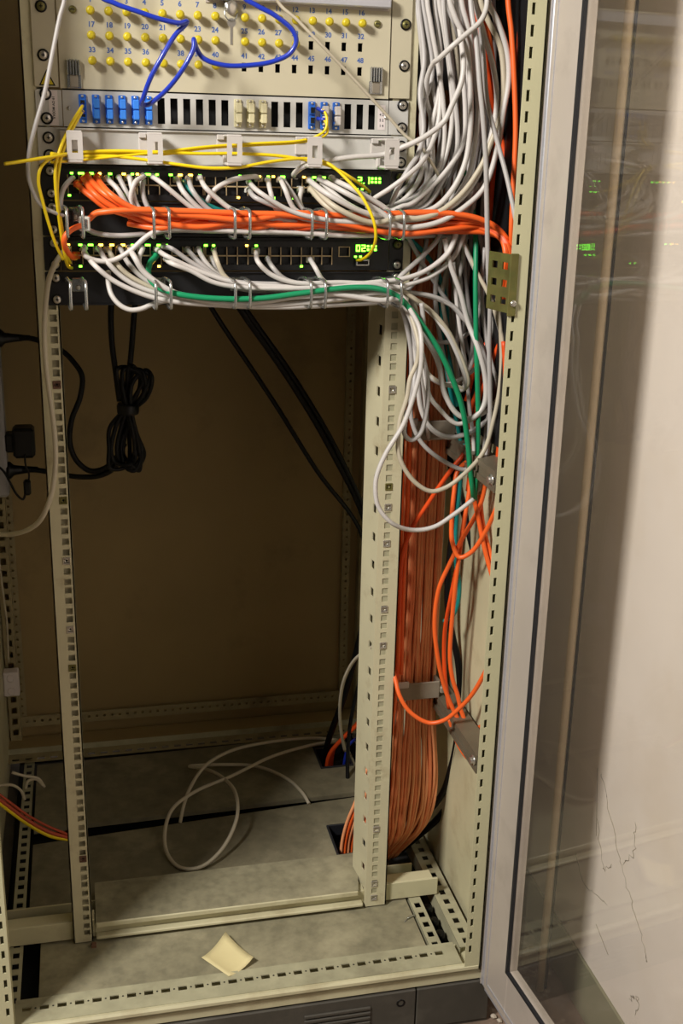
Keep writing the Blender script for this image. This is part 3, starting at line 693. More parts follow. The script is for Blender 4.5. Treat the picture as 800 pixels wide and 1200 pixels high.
# vertical white bundle pieces (from the ring end upward)
UP = {
 'a': [(470,266),(489,266),(517,259),(545,242),(567,220),(582,177),(590,130),(596,95),(594,60),(583,25),(570,-5)],
 'b': [(470,255),(489,256),(515,248),(541,227),(564,194),(575,167),(588,130),(590,95),(586,55),(570,20),(562,-5)],
 'c': [(470,242),(481,239),(504,220),(526,196),(543,167),(545,130),(543,94),(541,55),(537,25),(533,-5)],
 'd': [(470,246),(484,240),(496,222),(515,201),(526,167),(530,130),(527,85),(521,40),(514,-5)],
 'e': [(470,237),(492,227),(500,209),(496,177),(494,130),(505,95),(506,70),(500,30),(495,-5)],
 'f': [(470,249),(500,240),(519,211),(534,182),(536,154),(532,110),(525,60),(519,-5)],
 'g': [(470,260),(500,258),(530,236),(549,205),(556,170),(560,130),(556,90),(550,40),(540,-5)],
 'h': [(470,236),(490,212),(500,180),(512,150),(508,105),(500,60),(497,-5)],
 'i': [(470,252),(508,244),(530,222),(545,190),(551,150),(551,100),(546,50),(533,20),(526,-5)],
 'j': [(470,250),(496,236),(512,205),(520,170),(519,120),(512,70),(505,30),(500,-5)],
 'k': [(470,244),(490,232),(506,196),(506,150),(514,110),(516,60),(509,-5)],
 'l': [(470,258),(512,252),(540,233),(560,205),(574,165),(582,120),(578,80),(567,40),(556,-5)],
}
depth = {k: -62+i*6 for i, k in enumerate('abligcfdjkeh')}
def path(uv, y0, y1=None):
    y1 = y0 if y1 is None else y1; n = len(uv)
    return [(u, v, y0+(y1-y0)*i/(n-1)) for i, (u, v) in enumerate(uv)]
# upper switch: white cables, each from its socket through the rings to the vertical bundle
def run(port, mid, up, yd, v_at=None):
    u0, v0 = port
    pts = [(u0, v0, 2), (u0+1, v0+1, -16)] + [(u, v, yd) for u, v in mid]
    up_ = UP[up]; yy = depth[up]
    return pts + path(up_, yd*.5+yy*.5, yy)
SW1 = [
 ((125,209), [(138,222),(152,243),(180,255),(275,262),(380,266)], 'b', -34, 'first white cable right of the orange plugs in the upper switch'),
 ((139,208), [(148,225),(158,244),(185,262),(280,268),(385,270)], 'c', -28, 'second white cable right of the orange plugs in the upper switch'),
 ((151,208), [(155,222),(163,244),(190,256),(280,256),(380,257)], 'd', -24, 'third white cable right of the orange plugs in the upper switch'),
 ((167,206), [(158,214),(153,236),(160,252),(190,264),(280,262),(385,262)], 'f', -30, 'white cable arching left out of the seventh lit socket of the upper switch'),
 ((166,213), [(168,230),(178,248),(210,258),(290,258),(385,260)], 'i', -22, 'white cable under the arching one, lower row of the upper switch'),
 ((179,207), [(190,215),(228,246),(252,260),(330,262),(385,258)], 'j', -38, 'white cable from the tall clip at the second wire ring, slanting down right'),
 ((207,210), [(215,225),(236,246),(258,258),(330,252),(385,250)], 'k', -36, 'white cable just left of the teal one in the upper switch'),
 ((220,209), [(226,224),(243,244),(268,256),(330,258),(385,262)], 'e', -40, 'white cable just right of the teal one in the upper switch'),
 ((234,208), [(241,220),(256,234),(275,247),(330,258),(390,262)], 'h', -44, 'white cable with thick white boot right of the teal one'),
 ((291,213), [(305,226),(340,247),(385,258),(440,262)], 'a', -60, 'long white cable crossing over the orange ones to the fourth wire ring'),
 ((291,222), [(300,232),(330,245),(355,256),(420,262)], 'l', -50, 'white cable from the lower row beneath the long crossing one'),
 ((313,211), [(317,225),(324,246),(345,262),(420,266)], 'g', -36, 'short white cable dropping straight from the middle of the upper switch'),
 ((328,210), [(334,222),(346,246),(380,258),(430,262)], 'c', -40, 'white cable with broad boot, first of the close pair at mid-switch'),
 ((332,212), [(342,226),(357,247),(390,262),(430,264)], 'f', -30, 'white cable with broad boot, second of the close pair at mid-switch'),
 ((352,222), [(351,236),(357,248),(390,264),(430,266)], 'g', -26, 'short pale cable hooking down left of the fourth wire ring, upper switch'),
]
for i, (port, mid, up, yd, lb) in enumerate(SW1):
    cable('network_cable', lb, WH[i % 3] if i != 5 else C_WHT, RW-.1*(i % 2), run(port, mid, up, yd), plug=(0,), plugm=BLACKG if i % 2 else CLEAR, boot=C_GRY if i % 2 else C_WHT)
SW1B = [((362,211), [(385,228),(430,250)], 'i', -62), ((366,216), [(392,242),(436,261)], 'b', -66), ((374,209), [(405,226),(445,248)], 'a', -60), ((378,214), [(405,238),(445,256)], 'l', -54), ((388,209), [(410,220),(450,243)], 'g', -48), ((364,222), [(386,244),(432,266)], 'a', -50)]
ordw = ['topmost', 'second', 'third', 'fourth', 'fifth', 'lowest']
for i, (port, mid, up, yd) in enumerate(SW1B):
    nm = {4: 'topmost', 2: 'second from top', 0: 'third from top', 3: 'fourth from top', 1: 'fifth from top', 5: 'lowest'}[i]
    cable('network_cable', 'thick white cable in the fan sweeping down right from the upper display, '+nm, C_BGE if i in (1, 5) else C_WHT, 3.7, run(port, mid, up, yd), plug=(0,), plugm=C_BGE, boot=C_BGE)
# pale cables across the orange row and back
cable('network_cable', 'white cable looping left from the upper switch in front of the bare sockets', C_WHT, RW, [(303,209,2),(298,207,-18),(272,211,-30),(252,222,-34),(244,234,-30),(243,244,-20),(250,256,-14),(300,262,-12)], plug=(0,), plugm=C_BGE)
cable('network_cable', 'white cable rising from the switch top edge behind the fourth plastic ring', C_WHT, 3.6, [(344,206,2),(345,203,-14),(352,197,-22),(366,191,-30),(385,188,-34),(415,184,-34),(450,181,-34),(470,173,-50),(485,167,-56),(504,156,-60),(521,141,-62),(530,122,-66),(540,98,-70),(543,76,-66),(541,55,-55),(537,25,-40),(533,-5,-30)], plug=(0,), plugm=CLEAR)
cable('network_cable', 'pale cable crossing up from the right wire ring to the bundle, front one', C_WHT, 3.4, [(430,244,-30),(437,234,-38),(455,222,-50),(478,205,-58),(494,190,-50),(505,170,-30),(514,140,-20),(515,90,-10),(505,30,0),(500,-5,0)])
cable('network_cable', 'pale cable leaning up behind the crossing one beside the right screws', C_GRY, 3.4, [(458,240,-30),(467,218,-44),(480,196,-46),(490,180,-40),(496,150,-30),(492,110,-20),(497,70,-10),(490,-5,0)])
cable('network_cable', 'white cable crossing diagonally over the vertical white bundle at its top', C_WHT, 3.4, [(571,-5,-66),(569,12,-72),(562,26,-76),(545,41,-78),(530,54,-76),(515,68,-60),(507,75,-40),(500,94,-20),(499,115,-10),(505,140,0),(500,180,10),(505,260,20)])
cable('network_cable', 'long straight white cable hanging down right of the bundle, front-most', C_GRY, 3.5, [(551,-5,-60),(558,50,-74),(562,100,-82),(565,130,-84),(569,186,-86),(570,224,-86),(571,280,-84),(572,316,-80),(574,354,-74),(573,410,-66),(574,460,-60),(573,510,-54),(568,545,-48),(560,575,-40)])
cable('network_cable', 'white cable slanting down to the cabinet post above the zinc bracket', C_GRY, 3.3, [(560,-5,-40),(566,60,-60),(571,120,-72),(582,164,-80),(594,209,-96),(604,257,-112),(612,300,-120)])
# grey cord in front of the panels
cable('telephone_cord', 'grey cord hanging in front of the numbered panel at far left', C_GRY, 2.6, [(76,-5,-60),(70,20,-62),(60,70,-70),(52,110,-74),(42,145,-78),(34,180,-76),(34,210,-70),(48,240,-64),(66,250,-58),(77,253,-50)], plug=(1,), plugm=BLACKG)
cable('telephone_cord', 'greyish-beige cord slanting right across the numbered panel', C_BGE, 2.1, [(322,-5,-30),(350,25,-34),(372,48,-36),(410,88,-34),(456,138,-30),(476,160,-30),(492,171,-36),(505,190,-40),(513,205,-30),(520,240,0)])
cable('network_cable', 'grey cable arching left of the orange plugs down to the first wire ring', C_GRY, 3.2, [(86,209,2),(84,209,-14),(74,222,-30),(71,238,-34),(73,250,-34),(78,256,-24)], plug=(0,), plugm=BLACKG)
cable('network_cable', 'grey cable below the orange row, joined to the clear coupler', C_GRY, 3.2, [(103,269,-30),(112,273,-30),(135,276,-30),(170,274,-26),(200,270,-24),(260,271,-22),(340,273,-22),(420,274,-22),(470,277,-24),(520,276,-20),(548,278,0)])
b = MB(); q = P(79, 254, -38); b.box(q[0]-8, q[0]+8, -46, -26, q[2]-8, q[2]+8, BLACKG, 2); tag(b.build('cable_coupler'), 'black inline cable coupler hanging in the first upper wire ring', 'coupler')
b = MB(); q = P(99, 262, -40); b.box(q[0]-7, q[0]+7, -50, -28, q[2]-9, q[2]+9, CLEAR, 1.5); b.box(q[0]-4, q[0]+4, -51, -49, q[2]-6, q[2]+6, STEEL, 1)
tag(b.build('cable_coupler'), 'clear plastic cable coupler with orange cable beside the black one', 'coupler')
cable('network_cable', 'short orange cable bent from clear coupler down to the lower switch', C_ORG, 3.7, [(97,264,-46),(90,266,-56),(80,272,-64),(75,281,-64),(77,291,-56),(82,299,-40),(88,302,-20),(89,299,2)], plug=(1,), plugm=C_ORG2)
cable('network_cable', 'teal cable from the upper switch among the white ones', C_TEAL, 3.4, [(215,212,2),(217,216,-14),(226,226,-26),(240,238,-28),(262,248,-26),(300,252,-18),(380,262,-16),(450,264,-14),(500,300,10),(520,340,30),(525,400,40),(532,456,36),(536,476,34)], plug=(0,), plugm=BLACKG)
# orange patch cables from the upper switch
ORG_R = [
 ([(91,217),(108,231),(124,243),(150,252),(180,262),(230,258),(280,252),(330,256),(390,266)], [(430,270),(470,271),(535,271),(572,273),(591,281),(600,294),(598,330)], 'lowest of the four orange plugs in the upper switch'),
 ([(99,211),(112,228),(134,243),(180,254),(230,262),(280,264),(330,256),(390,250)], [(430,256),(470,262),(530,262),(564,261),(586,276),(598,296),(594,335)], 'second orange plug from the left in the upper switch'),
 ([(103,208),(124,228),(152,245),(180,258),(230,266),(280,260),(330,264),(390,262)], [(430,262),(480,256),(530,254),(566,260),(588,275),(599,295),(590,340)], 'third orange plug from the left in the upper switch'),
 ([(114,209),(130,228),(158,245),(190,250),(240,254),(290,258),(340,250),(390,252)], [(430,252),(489,249),(526,250),(560,256),(582,267),(596,285),(602,330)], 'rightmost orange plug in the upper switch'),
]
for i, (m_, e_, lb) in enumerate(ORG_R):
    y = -36-6*i
    cable('network_cable', 'orange cable of the '+lb if 'of the' not in lb else 'orange cable, '+lb, C_ORG, 3.9, [(m_[0][0], m_[0][1]-2, 2)]+[(u, v, y if k else -14) for k, (u, v) in enumerate(m_)]+[(u, v, y*(1-k*.08)-8*k) for k, (u, v) in enumerate(e_)], plug=(0,), plugm=C_ORG2, boot=C_ORG2)
cable('network_cable', 'orange cable from clear coupler along the top of the orange row', C_ORG, 3.9, [(104,257,-40),(112,250,-44),(124,248,-50),(150,246,-54),(200,247,-56),(280,250,-52),(340,252,-56),(400,262,-58),(470,274,-60),(530,268,-56),(566,266,-50),(586,276,-60),(597,293,-70),(588,345,-60)])
for i in range(4):
    ys = [252+5*((i+k) % 4)+R.uniform(-1, 1) for k in range(6)]
    cable('network_cable', 'orange cable woven into the row held by the upper wire rings', C_ORG if i % 2 else C_ORG2, 3.8, [(150, 250+4*i, -26)]+[(190+k*56, ys[k], -46+9*((i+k) % 3)) for k in range(6)]+[(520, 252+4*i, -36), (562, 258+3*i, -50), (585, 272+2*i, -66), (598-2*i, 296, -80), (592-3*i, 350, -70)], group='orange cables woven along the upper rings')
# lower switch
LOW = {   # continue from ring at right of lower manager
 's1': [(470,345),(478,362),(485,385),(488,404),(486,424),(478,444),(474,466),(466,492),(464,516),(464,528),(470,546),(484,566),(502,575),(520,571),(540,557),(564,530),(576,490),(582,460),(585,425),(584,390),(580,350)],
 's2': [(470,348),(482,364),(492,384),(495,404),(494,430),(488,456),(474,496),(454,530),(444,552),(441,568),(444,592),(460,612),(486,622),(510,618),(532,604),(556,584)],
 's3': [(470,352),(480,368),(490,392),(498,420),(503,446),(502,480),(494,508),(484,516),(476,508),(478,488),(486,466),(488,440),(494,412),(498,384),(496,355)],
 'm': [(470,350),(482,366),(490,384),(500,400),(508,414),(514,430),(520,460),(536,486),(552,490),(566,476),(568,446),(560,410),(548,380),(539,344),(526,307),(520,280)],
 'p': [(470,341),(479,346),(507,367),(526,391),(535,408),(542,424),(548,448),(544,456),(534,452),(520,450),(504,440),(494,424),(490,400),(489,375),(484,350)],
 'q': [(470,343),(481,344),(507,348),(529,359),(541,372),(552,384),(560,398),(566,420),(572,445),(574,475),(571,505),(567,540)],
 'i': [(471,327),(497,318),(526,297),(535,277),(545,250),(556,220)],
 'j': [(470,336),(479,334),(507,322),(531,301),(542,279),(552,250),(560,215)],
 'k': [(460,333),(471,322),(494,301),(514,277),(524,250),(532,220)],
 'o': [(470,354),(480,372),(489,400),(496,430),(504,464),(514,478),(536,496),(560,488),(580,474),(590,450),(592,420),(588,395),(582,372),(572,344),(557,316),(542,284)],
 's4': [(470,356),(477,372),(484,400),(488,440),(492,478),(502,500),(520,512),(540,510),(560,500),(580,480),(590,445),(592,415),(588,385),(580,350)],
 's5': [(468,356),(474,376),(480,410),(480,450),(480,490),(492,518),(520,542),(544,551),(556,542),(568,526),(578,500),(586,470),(590,440),(589,400),(584,360)],
}
ld = {'s1': -78, 's2': -84, 's3': -70, 'm': -56, 'p': -44, 'q': -30, 'i': -44, 'j': -38, 'k': -30, 'o': -50, 's4': -30, 's5': -22}
SW2 = [
 ((98,290), [(100,300),(112,305),(127,306),(140,302),(155,292),(172,277),(186,270),(210,268),(280,271),(340,272),(400,276),(440,276)], None, -44, 'white cable curving up from the lower switch across to the orange row'),
 ((99,296), [(112,312),(130,327),(155,340),(185,350),(230,356),(320,358),(400,350),(445,343)], 's2', -56, 'white cable from the second socket of the lower switch, longest slant'),
 ((115,291), [(125,306),(140,322),(160,335),(190,345),(240,352),(320,350),(400,345),(445,340)], 'j', -44, 'grey-white cable from the third socket pair of the lower switch'),
 ((126,292), [(136,308),(150,322),(180,338),(220,350),(300,355),(390,352),(445,346)], 's1', -38, 'grey-white cable next right in the lower switch, bent behind its neighbour'),
 ((130,300), [(140,315),(160,333),(190,350),(240,357),(320,355),(390,356),(445,352)], 's3', -30, 'grey-white cable of the lower row starting under the twisted pair'),
 ((140,290), [(150,308),(168,326),(195,340),(250,350),(330,348),(400,346),(445,340)], 'p', -26, 'grey-white cable partly behind the bright white one, lower switch'),
 ((151,291), [(158,302),(168,318),(185,332),(205,343),(250,354),(300,354),(380,344),(445,352)], 'm', -60, 'bright white thick cable sweeping under the green one in the lower rings'),
 ((166,291), [(163,303),(166,318),(180,334),(220,348),(300,350),(390,350),(445,348)], 's4', -22, 'grey cable dropping just left of the green one in the lower switch'),
 ((184,292), [(195,300),(220,312),(250,324),(275,331),(330,336),(400,334),(445,330)], 'i', -48, 'first white cable right of the green one, lower switch'),
 ((191,288), [(202,292),(225,308),(252,323),(275,330),(330,333),(400,332),(445,332)], 'k', -42, 'second white cable right of the green one, lower switch'),
 ((194,303), [(202,309),(225,318),(248,330),(275,336),(330,338),(400,336),(445,334)], 'o', -54, 'third white cable right of the green one, lowest of that fan'),
 ((219,292), [(232,306),(252,322),(272,331),(330,336),(400,338),(445,338)], 's5', -36, 'white cable from the middle group of the lower switch, left one'),
 ((232,292), [(240,306),(256,322),(275,332),(330,340),(400,340),(445,338)], 'q', -32, 'white cable from the middle group of the lower switch, second'),
 ((250,293), [(254,305),(262,322),(275,332),(330,334),(400,334),(445,336)], 'p', -40, 'white cable from the middle group of the lower switch, right one'),
 ((248,303), [(252,314),(262,328),(282,338),(330,342),(400,342),(445,342)], 's4', -24, 'grey-white cable in shadow of the middle group, lower row'),
 ((299,294), [(303,308),(315,320),(332,328),(352,332),(400,331),(445,334)], 'j', -50, 'lone white cable curving under the bare sockets of the lower switch'),
 ((313,303), [(320,314),(332,326),(350,332),(400,333),(445,336)], 'q', -36, 'grey-white cable with worn tan boot beside the lone white one'),
 ((363,304), [(370,315),(378,328),(392,336),(420,337),(445,339)], 'i', -44, 'short pale cable at the fourth lower wire ring, rightmost plug'),
]
for i, (port, mid, lo, yd, lb) in enumerate(SW2):
    pts = [(port[0], port[1], 2), (port[0]+1, port[1]+1, -15)] + [(u, v, yd) for u, v in mid]
    if lo:
        uv = LOW[lo]; n = len(uv); off = R.uniform(-3, 3)
        pts += [(u+off*min(1, k/3), v+R.uniform(-1, 1), (yd+(ld[lo]-yd)*min(1, k/3))+(15 if k > n*.7 else 0)) for k, (u, v) in enumerate(uv)]
    cable('network_cable', lb, C_WHT if 'bright' in lb or i in (0, 1, 8) else WH[i % 5], RW if 'thick' not in lb else 3.8, pts, plug=(0,), plugm=[CLEAR, BLACKG, C_BGE][i % 3], boot=C_GRY if i % 2 else C_WHT)
cable('network_cable', 'white cable sagging in a loop below the lower switch at left', C_WHT, 3.3, [(127,318,-20),(127,332,-30),(131,346,-38),(140,357,-42),(152,363,-44),(165,362,-44),(180,356,-42),(200,352,-40),(260,358,-38),(340,360,-36),(420,356,-34),(460,356,-30),(478,372,-20),(490,410,-10),(496,450,0),(500,490,20),(502,515,54)])
cable('network_cable', 'green cable running along the lower wire rings', C_GRN, 3.9, [(182,298,2),(182,301,-14),(176,308,-20),(174,322,-34),(182,334,-46),(202,343,-62),(240,349,-66),(300,350,-66),(350,344,-66),(410,337,-64),(440,338,-62),(460,344,-60),(475,356,-62),(494,380,-66),(514,410,-68),(530,444,-68),(542,480,-66),(548,520,-62),(551,552,-56),(555,584,-50)], plug=(0,), plugm=C_GRN)
cable('network_cable', 'straight green cable hanging down inside the right side', C_GRN, 3.7, [(546,200,-10),(553,240,-20),(557,277,-30),(557,335,-46),(558,408,-52),(559,440,-54),(560,500,-54),(558,560,-52),(556,586,-50)])
cable('network_cable', 'teal cable hooking back at the bottom right of the brown trunk', C_TEAL, 3.2, [(545,520,10),(542,540,6),(538,580,0),(534,620,-4),(534,660,-6),(538,682,-6),(537,704,-4),(530,722,4),(520,728,20)])
cable('network_cable', 'dark teal cable behind the brown trunk edge, seen between white loops', C_TEAL, 3.2, [(512,330,60),(516,360,56),(519,400,50),(524,440,48),(532,480,44),(542,530,30)])
# extra hanging white pieces
EXT = [
 ('white cable behind the green ones, hanging straight to the diagonal strut', C_WHT, [(531,307,-14),(533,330,-16),(535,354,-18),(538,380,-20),(544,420,-22),(548,454,-24),(550,480,-24),(554,510,-26),(556,545,-28)]),
 ('pale shallow arc across the dark gap right of the rail top', C_GRY, [(494,384,10),(504,398,2),(516,401,-4),(535,399,-8),(554,384,-8),(564,352,-6),(566,320,0)]),
 ('white shallow arc above the first clamp joining the hanging green cable', C_WHT, [(494,424,0),(504,441,-8),(520,450,-16),(536,446,-22),(556,432,-24),(566,415,-24),(578,380,-20),(580,340,-10)]),
 ('yellowed white cable slanting down behind the straight green cable', C_BGE, [(540,270,-20),(546,290,-30),(557,316,-40),(572,344,-52),(582,372,-60),(588,396,-64),(591,420,-66),(590,448,-62),(580,472,-52),(572,480,-40)]),
 ('pale cable right of the straight white one, passing the zinc bracket', C_GRY, [(568,290,-30),(564,330,-34),(566,370,-40),(570,400,-44),(577,430,-48),(583,450,-50),(580,490,-44),(574,520,-36)]),
 ('pale cable looping right of the green pair near the bracket', C_GRY, [(561,270,-8),(572,330,-10),(580,390,-14),(586,430,-20),(578,460,-24),(570,500,-24),(566,540,-20)]),
 ('thin pale cable ending in a clear plug at the green cable ends', C_WHT, [(575,470,-40),(573,510,-46),(567,545,-46),(561,568,-44)]),
 ('grey cable crossing the dark gap below the orange row, upper one', C_GRY, [(478,278,-10),(490,300,-4),(506,326,0),(522,350,2),(541,372,2),(556,390,4)]),
 ('grey cable crossing the dark gap toward the right, left of the teal', C_GRY, [(500,280,4),(494,310,0),(486,330,-8),(470,345,-18),(450,352,-22)]),
]
for lb, m_, pts in EXT: cable('network_cable', lb, m_, 3.1, pts)
# filler strands of the vertical bundle (cannot be told apart)
for i in range(26):
    u0 = 486+R.random()*98; v = -5; base = R.uniform(-20, 45); pts = []; sway = R.uniform(-8, 8); ph = R.uniform(0, 6)
    lean = R.uniform(6, 26)
    for k in range(9):
        vv = -5+k*32; uu = u0+lean*math.sin(k/8*3.0)*(1 if u0 < 560 else .3)+sway*math.sin(k*.8+ph)*.6
        uu = max(488+k*.5, min(592-k*1.5, uu)); pts.append((uu, vv, base+5*math.sin(k+ph)))
    if i % 2 == 0:
        pts = pts[:7]+[(pts[6][0]-12, 212, base-4), (pts[6][0]-34, 236, base-12), (max(455, pts[6][0]-62), 248, base-22)]
    else:
        pts += [(pts[-1][0]+R.uniform(-6, 6), 300, base+6), (pts[-1][0]+R.uniform(-14, 10), 345, base+14), (pts[-1][0]+R.uniform(-14, 14), 400, base+22), (pts[-1][0]+R.uniform(-10, 20), 450, base+22)]
    cable('network_cable', 'one of the many white-grey strands packed in the vertical cable bundle', WH[i % 5], 3.2, pts, group='strands of the vertical white bundle', n=5)
# orange verticals, right top
ORV = [
 ('orange cable hanging straight down at top right, left of the pair', C_ORG, [(595,-5,-60),(599,37,-64),(602,84,-68),(604,150,-72),(603,186,-74),(601,224,-76),(599,278,-80),(602,320,-60),(592,380,-50),(586,430,-46),(582,480,-40)]),
 ('darker orange cable beside the cabinet post, right of the pair', C_ORG2, [(611,-5,-40),(609,37,-44),(605,90,-48),(604,150,-40),(606,200,-40),(604,260,-50),(601,310,-40),(598,360,-30),(592,420,-30),(590,520,-30)]),
 ('orange cable inside the white bundle, left strand', C_ORG2, [(551,-5,-30),(562,30,-36),(567,60,-38),(571,84,-38),(575,110,-34),(580,135,-26),(588,165,-20),(596,210,-30),(599,250,-50),(600,300,-60),(594,370,-40),(588,420,-30),(576,500,-20)]),
 ('orange cable inside the white bundle, middle strand', C_ORG2, [(556,-5,-24),(568,30,-30),(574,60,-32),(577,90,-32),(580,120,-28),(583,150,-16),(578,200,-6),(574,250,0),(572,300,4),(580,380,0),(560,420,0),(546,470,0)]),
 ('orange cable inside the white bundle, right strand', C_ORG, [(560,-5,-36),(572,40,-46),(579,85,-48),(583,120,-46),(586,140,-38),(582,165,-20),(576,190,0)]),
 ('orange cable passing behind the zinc bracket to the lower right', C_ORG2, [(598,290,-60),(596,330,-40),(590,372,-30),(578,400,-20),(566,440,-10),(552,480,0),(548,520,6)]),
 ('orange cable from behind the bracket slanting left under the white loops', C_ORG2, [(592,388,-50),(582,410,-40),(572,440,-30),(560,470,-20),(556,500,-14),(552,540,-10),(548,575,-6)]),
 ('orange cable dropping behind the struts beside the post', C_ORG2, [(590,400,-70),(592,440,-74),(587,500,-70),(583,545,-60),(588,590,-50),(594,640,-60)]),
]
for lb, m_, pts in ORV: cable('network_cable', lb, m_, 3.7, pts)
# orange loops, lower right
ORL = [
 ('orange cable slanting down left across the brown trunk', C_ORG2, [(548,520,4),(542,534,-2),(532,546,0),(516,568,10),(500,592,22),(484,616,30),(474,640,30),(470,660,34),(467,740,38),(464,800,34)]),
 ('orange cable hanging along the left edge of the brown trunk', C_ORG, [(478,380,50),(475,440,46),(472,520,40),(470,600,40),(468,700,40),(466,780,36),(459,860,50)]),
 ('second orange cable along the left edge of the brown trunk', C_ORG, [(483,400,48),(480,500,38),(477,600,40),(472,700,44),(470,790,36)]),
 ('orange cable making the deep U loop right of the trunk', C_ORG, [(548,540,-10),(536,552,-16),(532,575,-24),(529,610,-32),(530,636,-38),(538,653,-44),(552,647,-52),(568,624,-66),(582,594,-84),(596,560,-100)]),
 ('orange cable running down inside the U loop to the lower strut', C_ORG, [(552,560,-10),(549,580,-14),(542,620,-20),(538,650,-24),(534,680,-24),(530,720,-20),(527,770,-16),(530,795,-16),(536,815,-18),(541,835,-22),(548,850,-30),(556,854,-40),(566,850,-60)]),
 ('orange cable crossing leftward then bowing down beside the trunk', C_ORG, [(570,558,-60),(566,580,-56),(560,598,-50),(540,634,-38),(526,662,-26),(514,690,-20),(509,730,-16),(513,772,-16),(521,806,-14),(534,838,-20),(546,856,-30),(558,856,-44)]),
 ('straight orange cable running down right to the cabinet post', C_ORG, [(555,584,-50),(560,606,-54),(566,636,-60),(572,660,-66),(578,680,-74),(588,712,-90)]),
 ('second straight orange cable beside the first, nearer the post', C_ORG, [(562,580,-40),(566,616,-50),(574,648,-60),(580,670,-70),(590,700,-84)]),
 ('orange cable in the big low loop under the lower clamp', C_ORG, [(460,784,10),(463,796,0),(468,815,-14),(480,834,-24),(502,847,-34),(520,844,-44),(536,832,-56),(552,815,-70),(566,792,-86),(580,760,-104)]),
 ('short orange tail passing behind the lower diagonal strut', C_ORG, [(526,842,-10),(534,866,-16),(544,884,-30),(556,895,-50)]),
 ('thin orange cable beside the teal one over the trunk edge', C_ORG2, [(556,545,0),(550,574,4),(544,610,6),(536,660,6),(528,700,8),(521,740,8),(521,790,8),(526,830,6)]),
]
for lb, m_, pts in ORL: cable('network_cable', lb, m_, 3.5, pts)
# faded trunk: strands from above down through the clamps and out at the floor
for i in range(34):
    lay = i % 2; t = (i//2)/16.0
    X0 = 494+t*84; y0 = 58+t*22+lay*8+R.uniform(-1.5, 1.5); fan = (t-.25)
    def cx(z): return X0
    pts = []
    for z in (330, 200, 80, -60, -152, -250, -340, -430, -510, -586):
        w = R.uniform(-1.2, 1.2); bow = 3*math.sin(z*.006+i)
        pts.append((X0+w+bow*.4, y0+R.uniform(-1.5, 1.5)+(8 if z > 100 else 0), z, 0))
    for z, k, yy in ((-640, .05, -2), (-700, .35, -8), (-760, .6, -10), (-820, .55, 0), (-880, .1, 22), (-925, -.35, 46), (-960, -.7, 62)):
        spread = (t-.3)*34*k if k > 0 else (t-.1)*40*k
        pts.append((X0-6*abs(k)+spread+R.uniform(-2, 2)-(14 if k < 0 else 0)*abs(k), y0+yy+R.uniform(-3, 3)+lay*2, z, 0))
    if i in (0, 1, 2): m_ = C_ORG
    else: m_ = C_BRN if R.random() < .6 else C_BRN2
    cable('trunk_cable', 'faded orange-brown strand of the thick clamped trunk right of the rail', m_, 3.0, pts, group='strands of the faded cable trunk', n=5)
# orange strands leaving through the floor collars
for i in range(6):
    x = 452+i*7
    cable('trunk_cable', 'bright orange strand fanning up out of the front floor collar', C_ORG if i % 2 else C_BRN, 3.2, [(x-2, 180+i*3, -985, 0), (x, 180+i*2, -945, 0), (x+6, 172, -900, 0), (x+18, 160, -850, 0), (x+34, 150, -780, 0)], group='orange strands in the front floor collar')
b = MB(); b.lathe((497, 168, -878), (0,0,1), [(0, 5), (5, 5), (6, 3)], RINGPL, 10)
for i in range(5):
    y = 470+i*6
    cable('trunk_cable', 'dark orange strand slanting up right from the rear floor collar', C_ORG2, 4.2, [(484+i*4, y, -975, 0), (490+i*4, y, -935, 0), (512+i*5, y-6, -900, 0), (552+i*3, y-20, -850, 0), (580, y-40, -780, 0), (592, y-60, -600, 0)], group='orange strands in the rear floor collar')
cable('network_cable', 'dark blue cable beside the rear orange strands', C_BLUE, 3, [(520, 470, -970, 0), (530, 466, -915, 0), (560, 440, -870, 0), (585, 420, -800, 0)])
# black cables right
cable('power_cable', 'thick black cable bowing along the right inner wall behind the orange loops', C_BLK, 6, [(590, 170, 120, 0), (592, 160, -150, 0)]+[(546,610,60),(556,650,40),(566,690,20),(572,735,0),(572,790,-10),(556,840,20),(540,870,50),(530,910,80),(520,950,110),(560, 165, -965, 0)])
cable('power_cable', 'black cable hugging the right edge of the brown trunk', C_BLK, 5.5, [(588, 60, 200, 0), (590, 50, -200, 0)]+[(524,700,60),(530,745,56),(536,772,50),(539,816,50),(536,860,60),(528,900,80),(515,935,100),(540, 170, -965, 0)])
cable('power_cable', 'dark brown cable standing against the cream inner side wall', mat('dark_brown_jacket', srgb(84, 74, 58), .6), 3, [(604, 220, 100, 0)]+[(553,600,200),(550,690,196),(546,720,190),(538,735,180),(538,780,180),(546,810,170),(556,850,150)])
cable('power_cable', 'black cable slanting down right behind the rack opening, upper one', C_BLK, 6.5, [(262,330,250),(285,366,250),(340,445,280),(390,530,330),(430,620,400),(430,700,430),(405,810,470),(384,870,500),(380,895,520)])
cable('power_cable', 'black cable slanting down right behind the rack opening, thin lower one', C_BLK, 4, [(230,330,250),(252,368,250),(320,470,300),(370,550,340),(425,630,400),(428,700,400),(424,780,420),(410,850,420),(407,900,400),(408,930,380)])
cable('power_cable', 'black cable twin beside the thick slanting one behind the opening', C_BLK, 4, [(268,330,245),(292,368,245),(346,445,275),(396,530,322),(434,622,390),(436,660,400)])
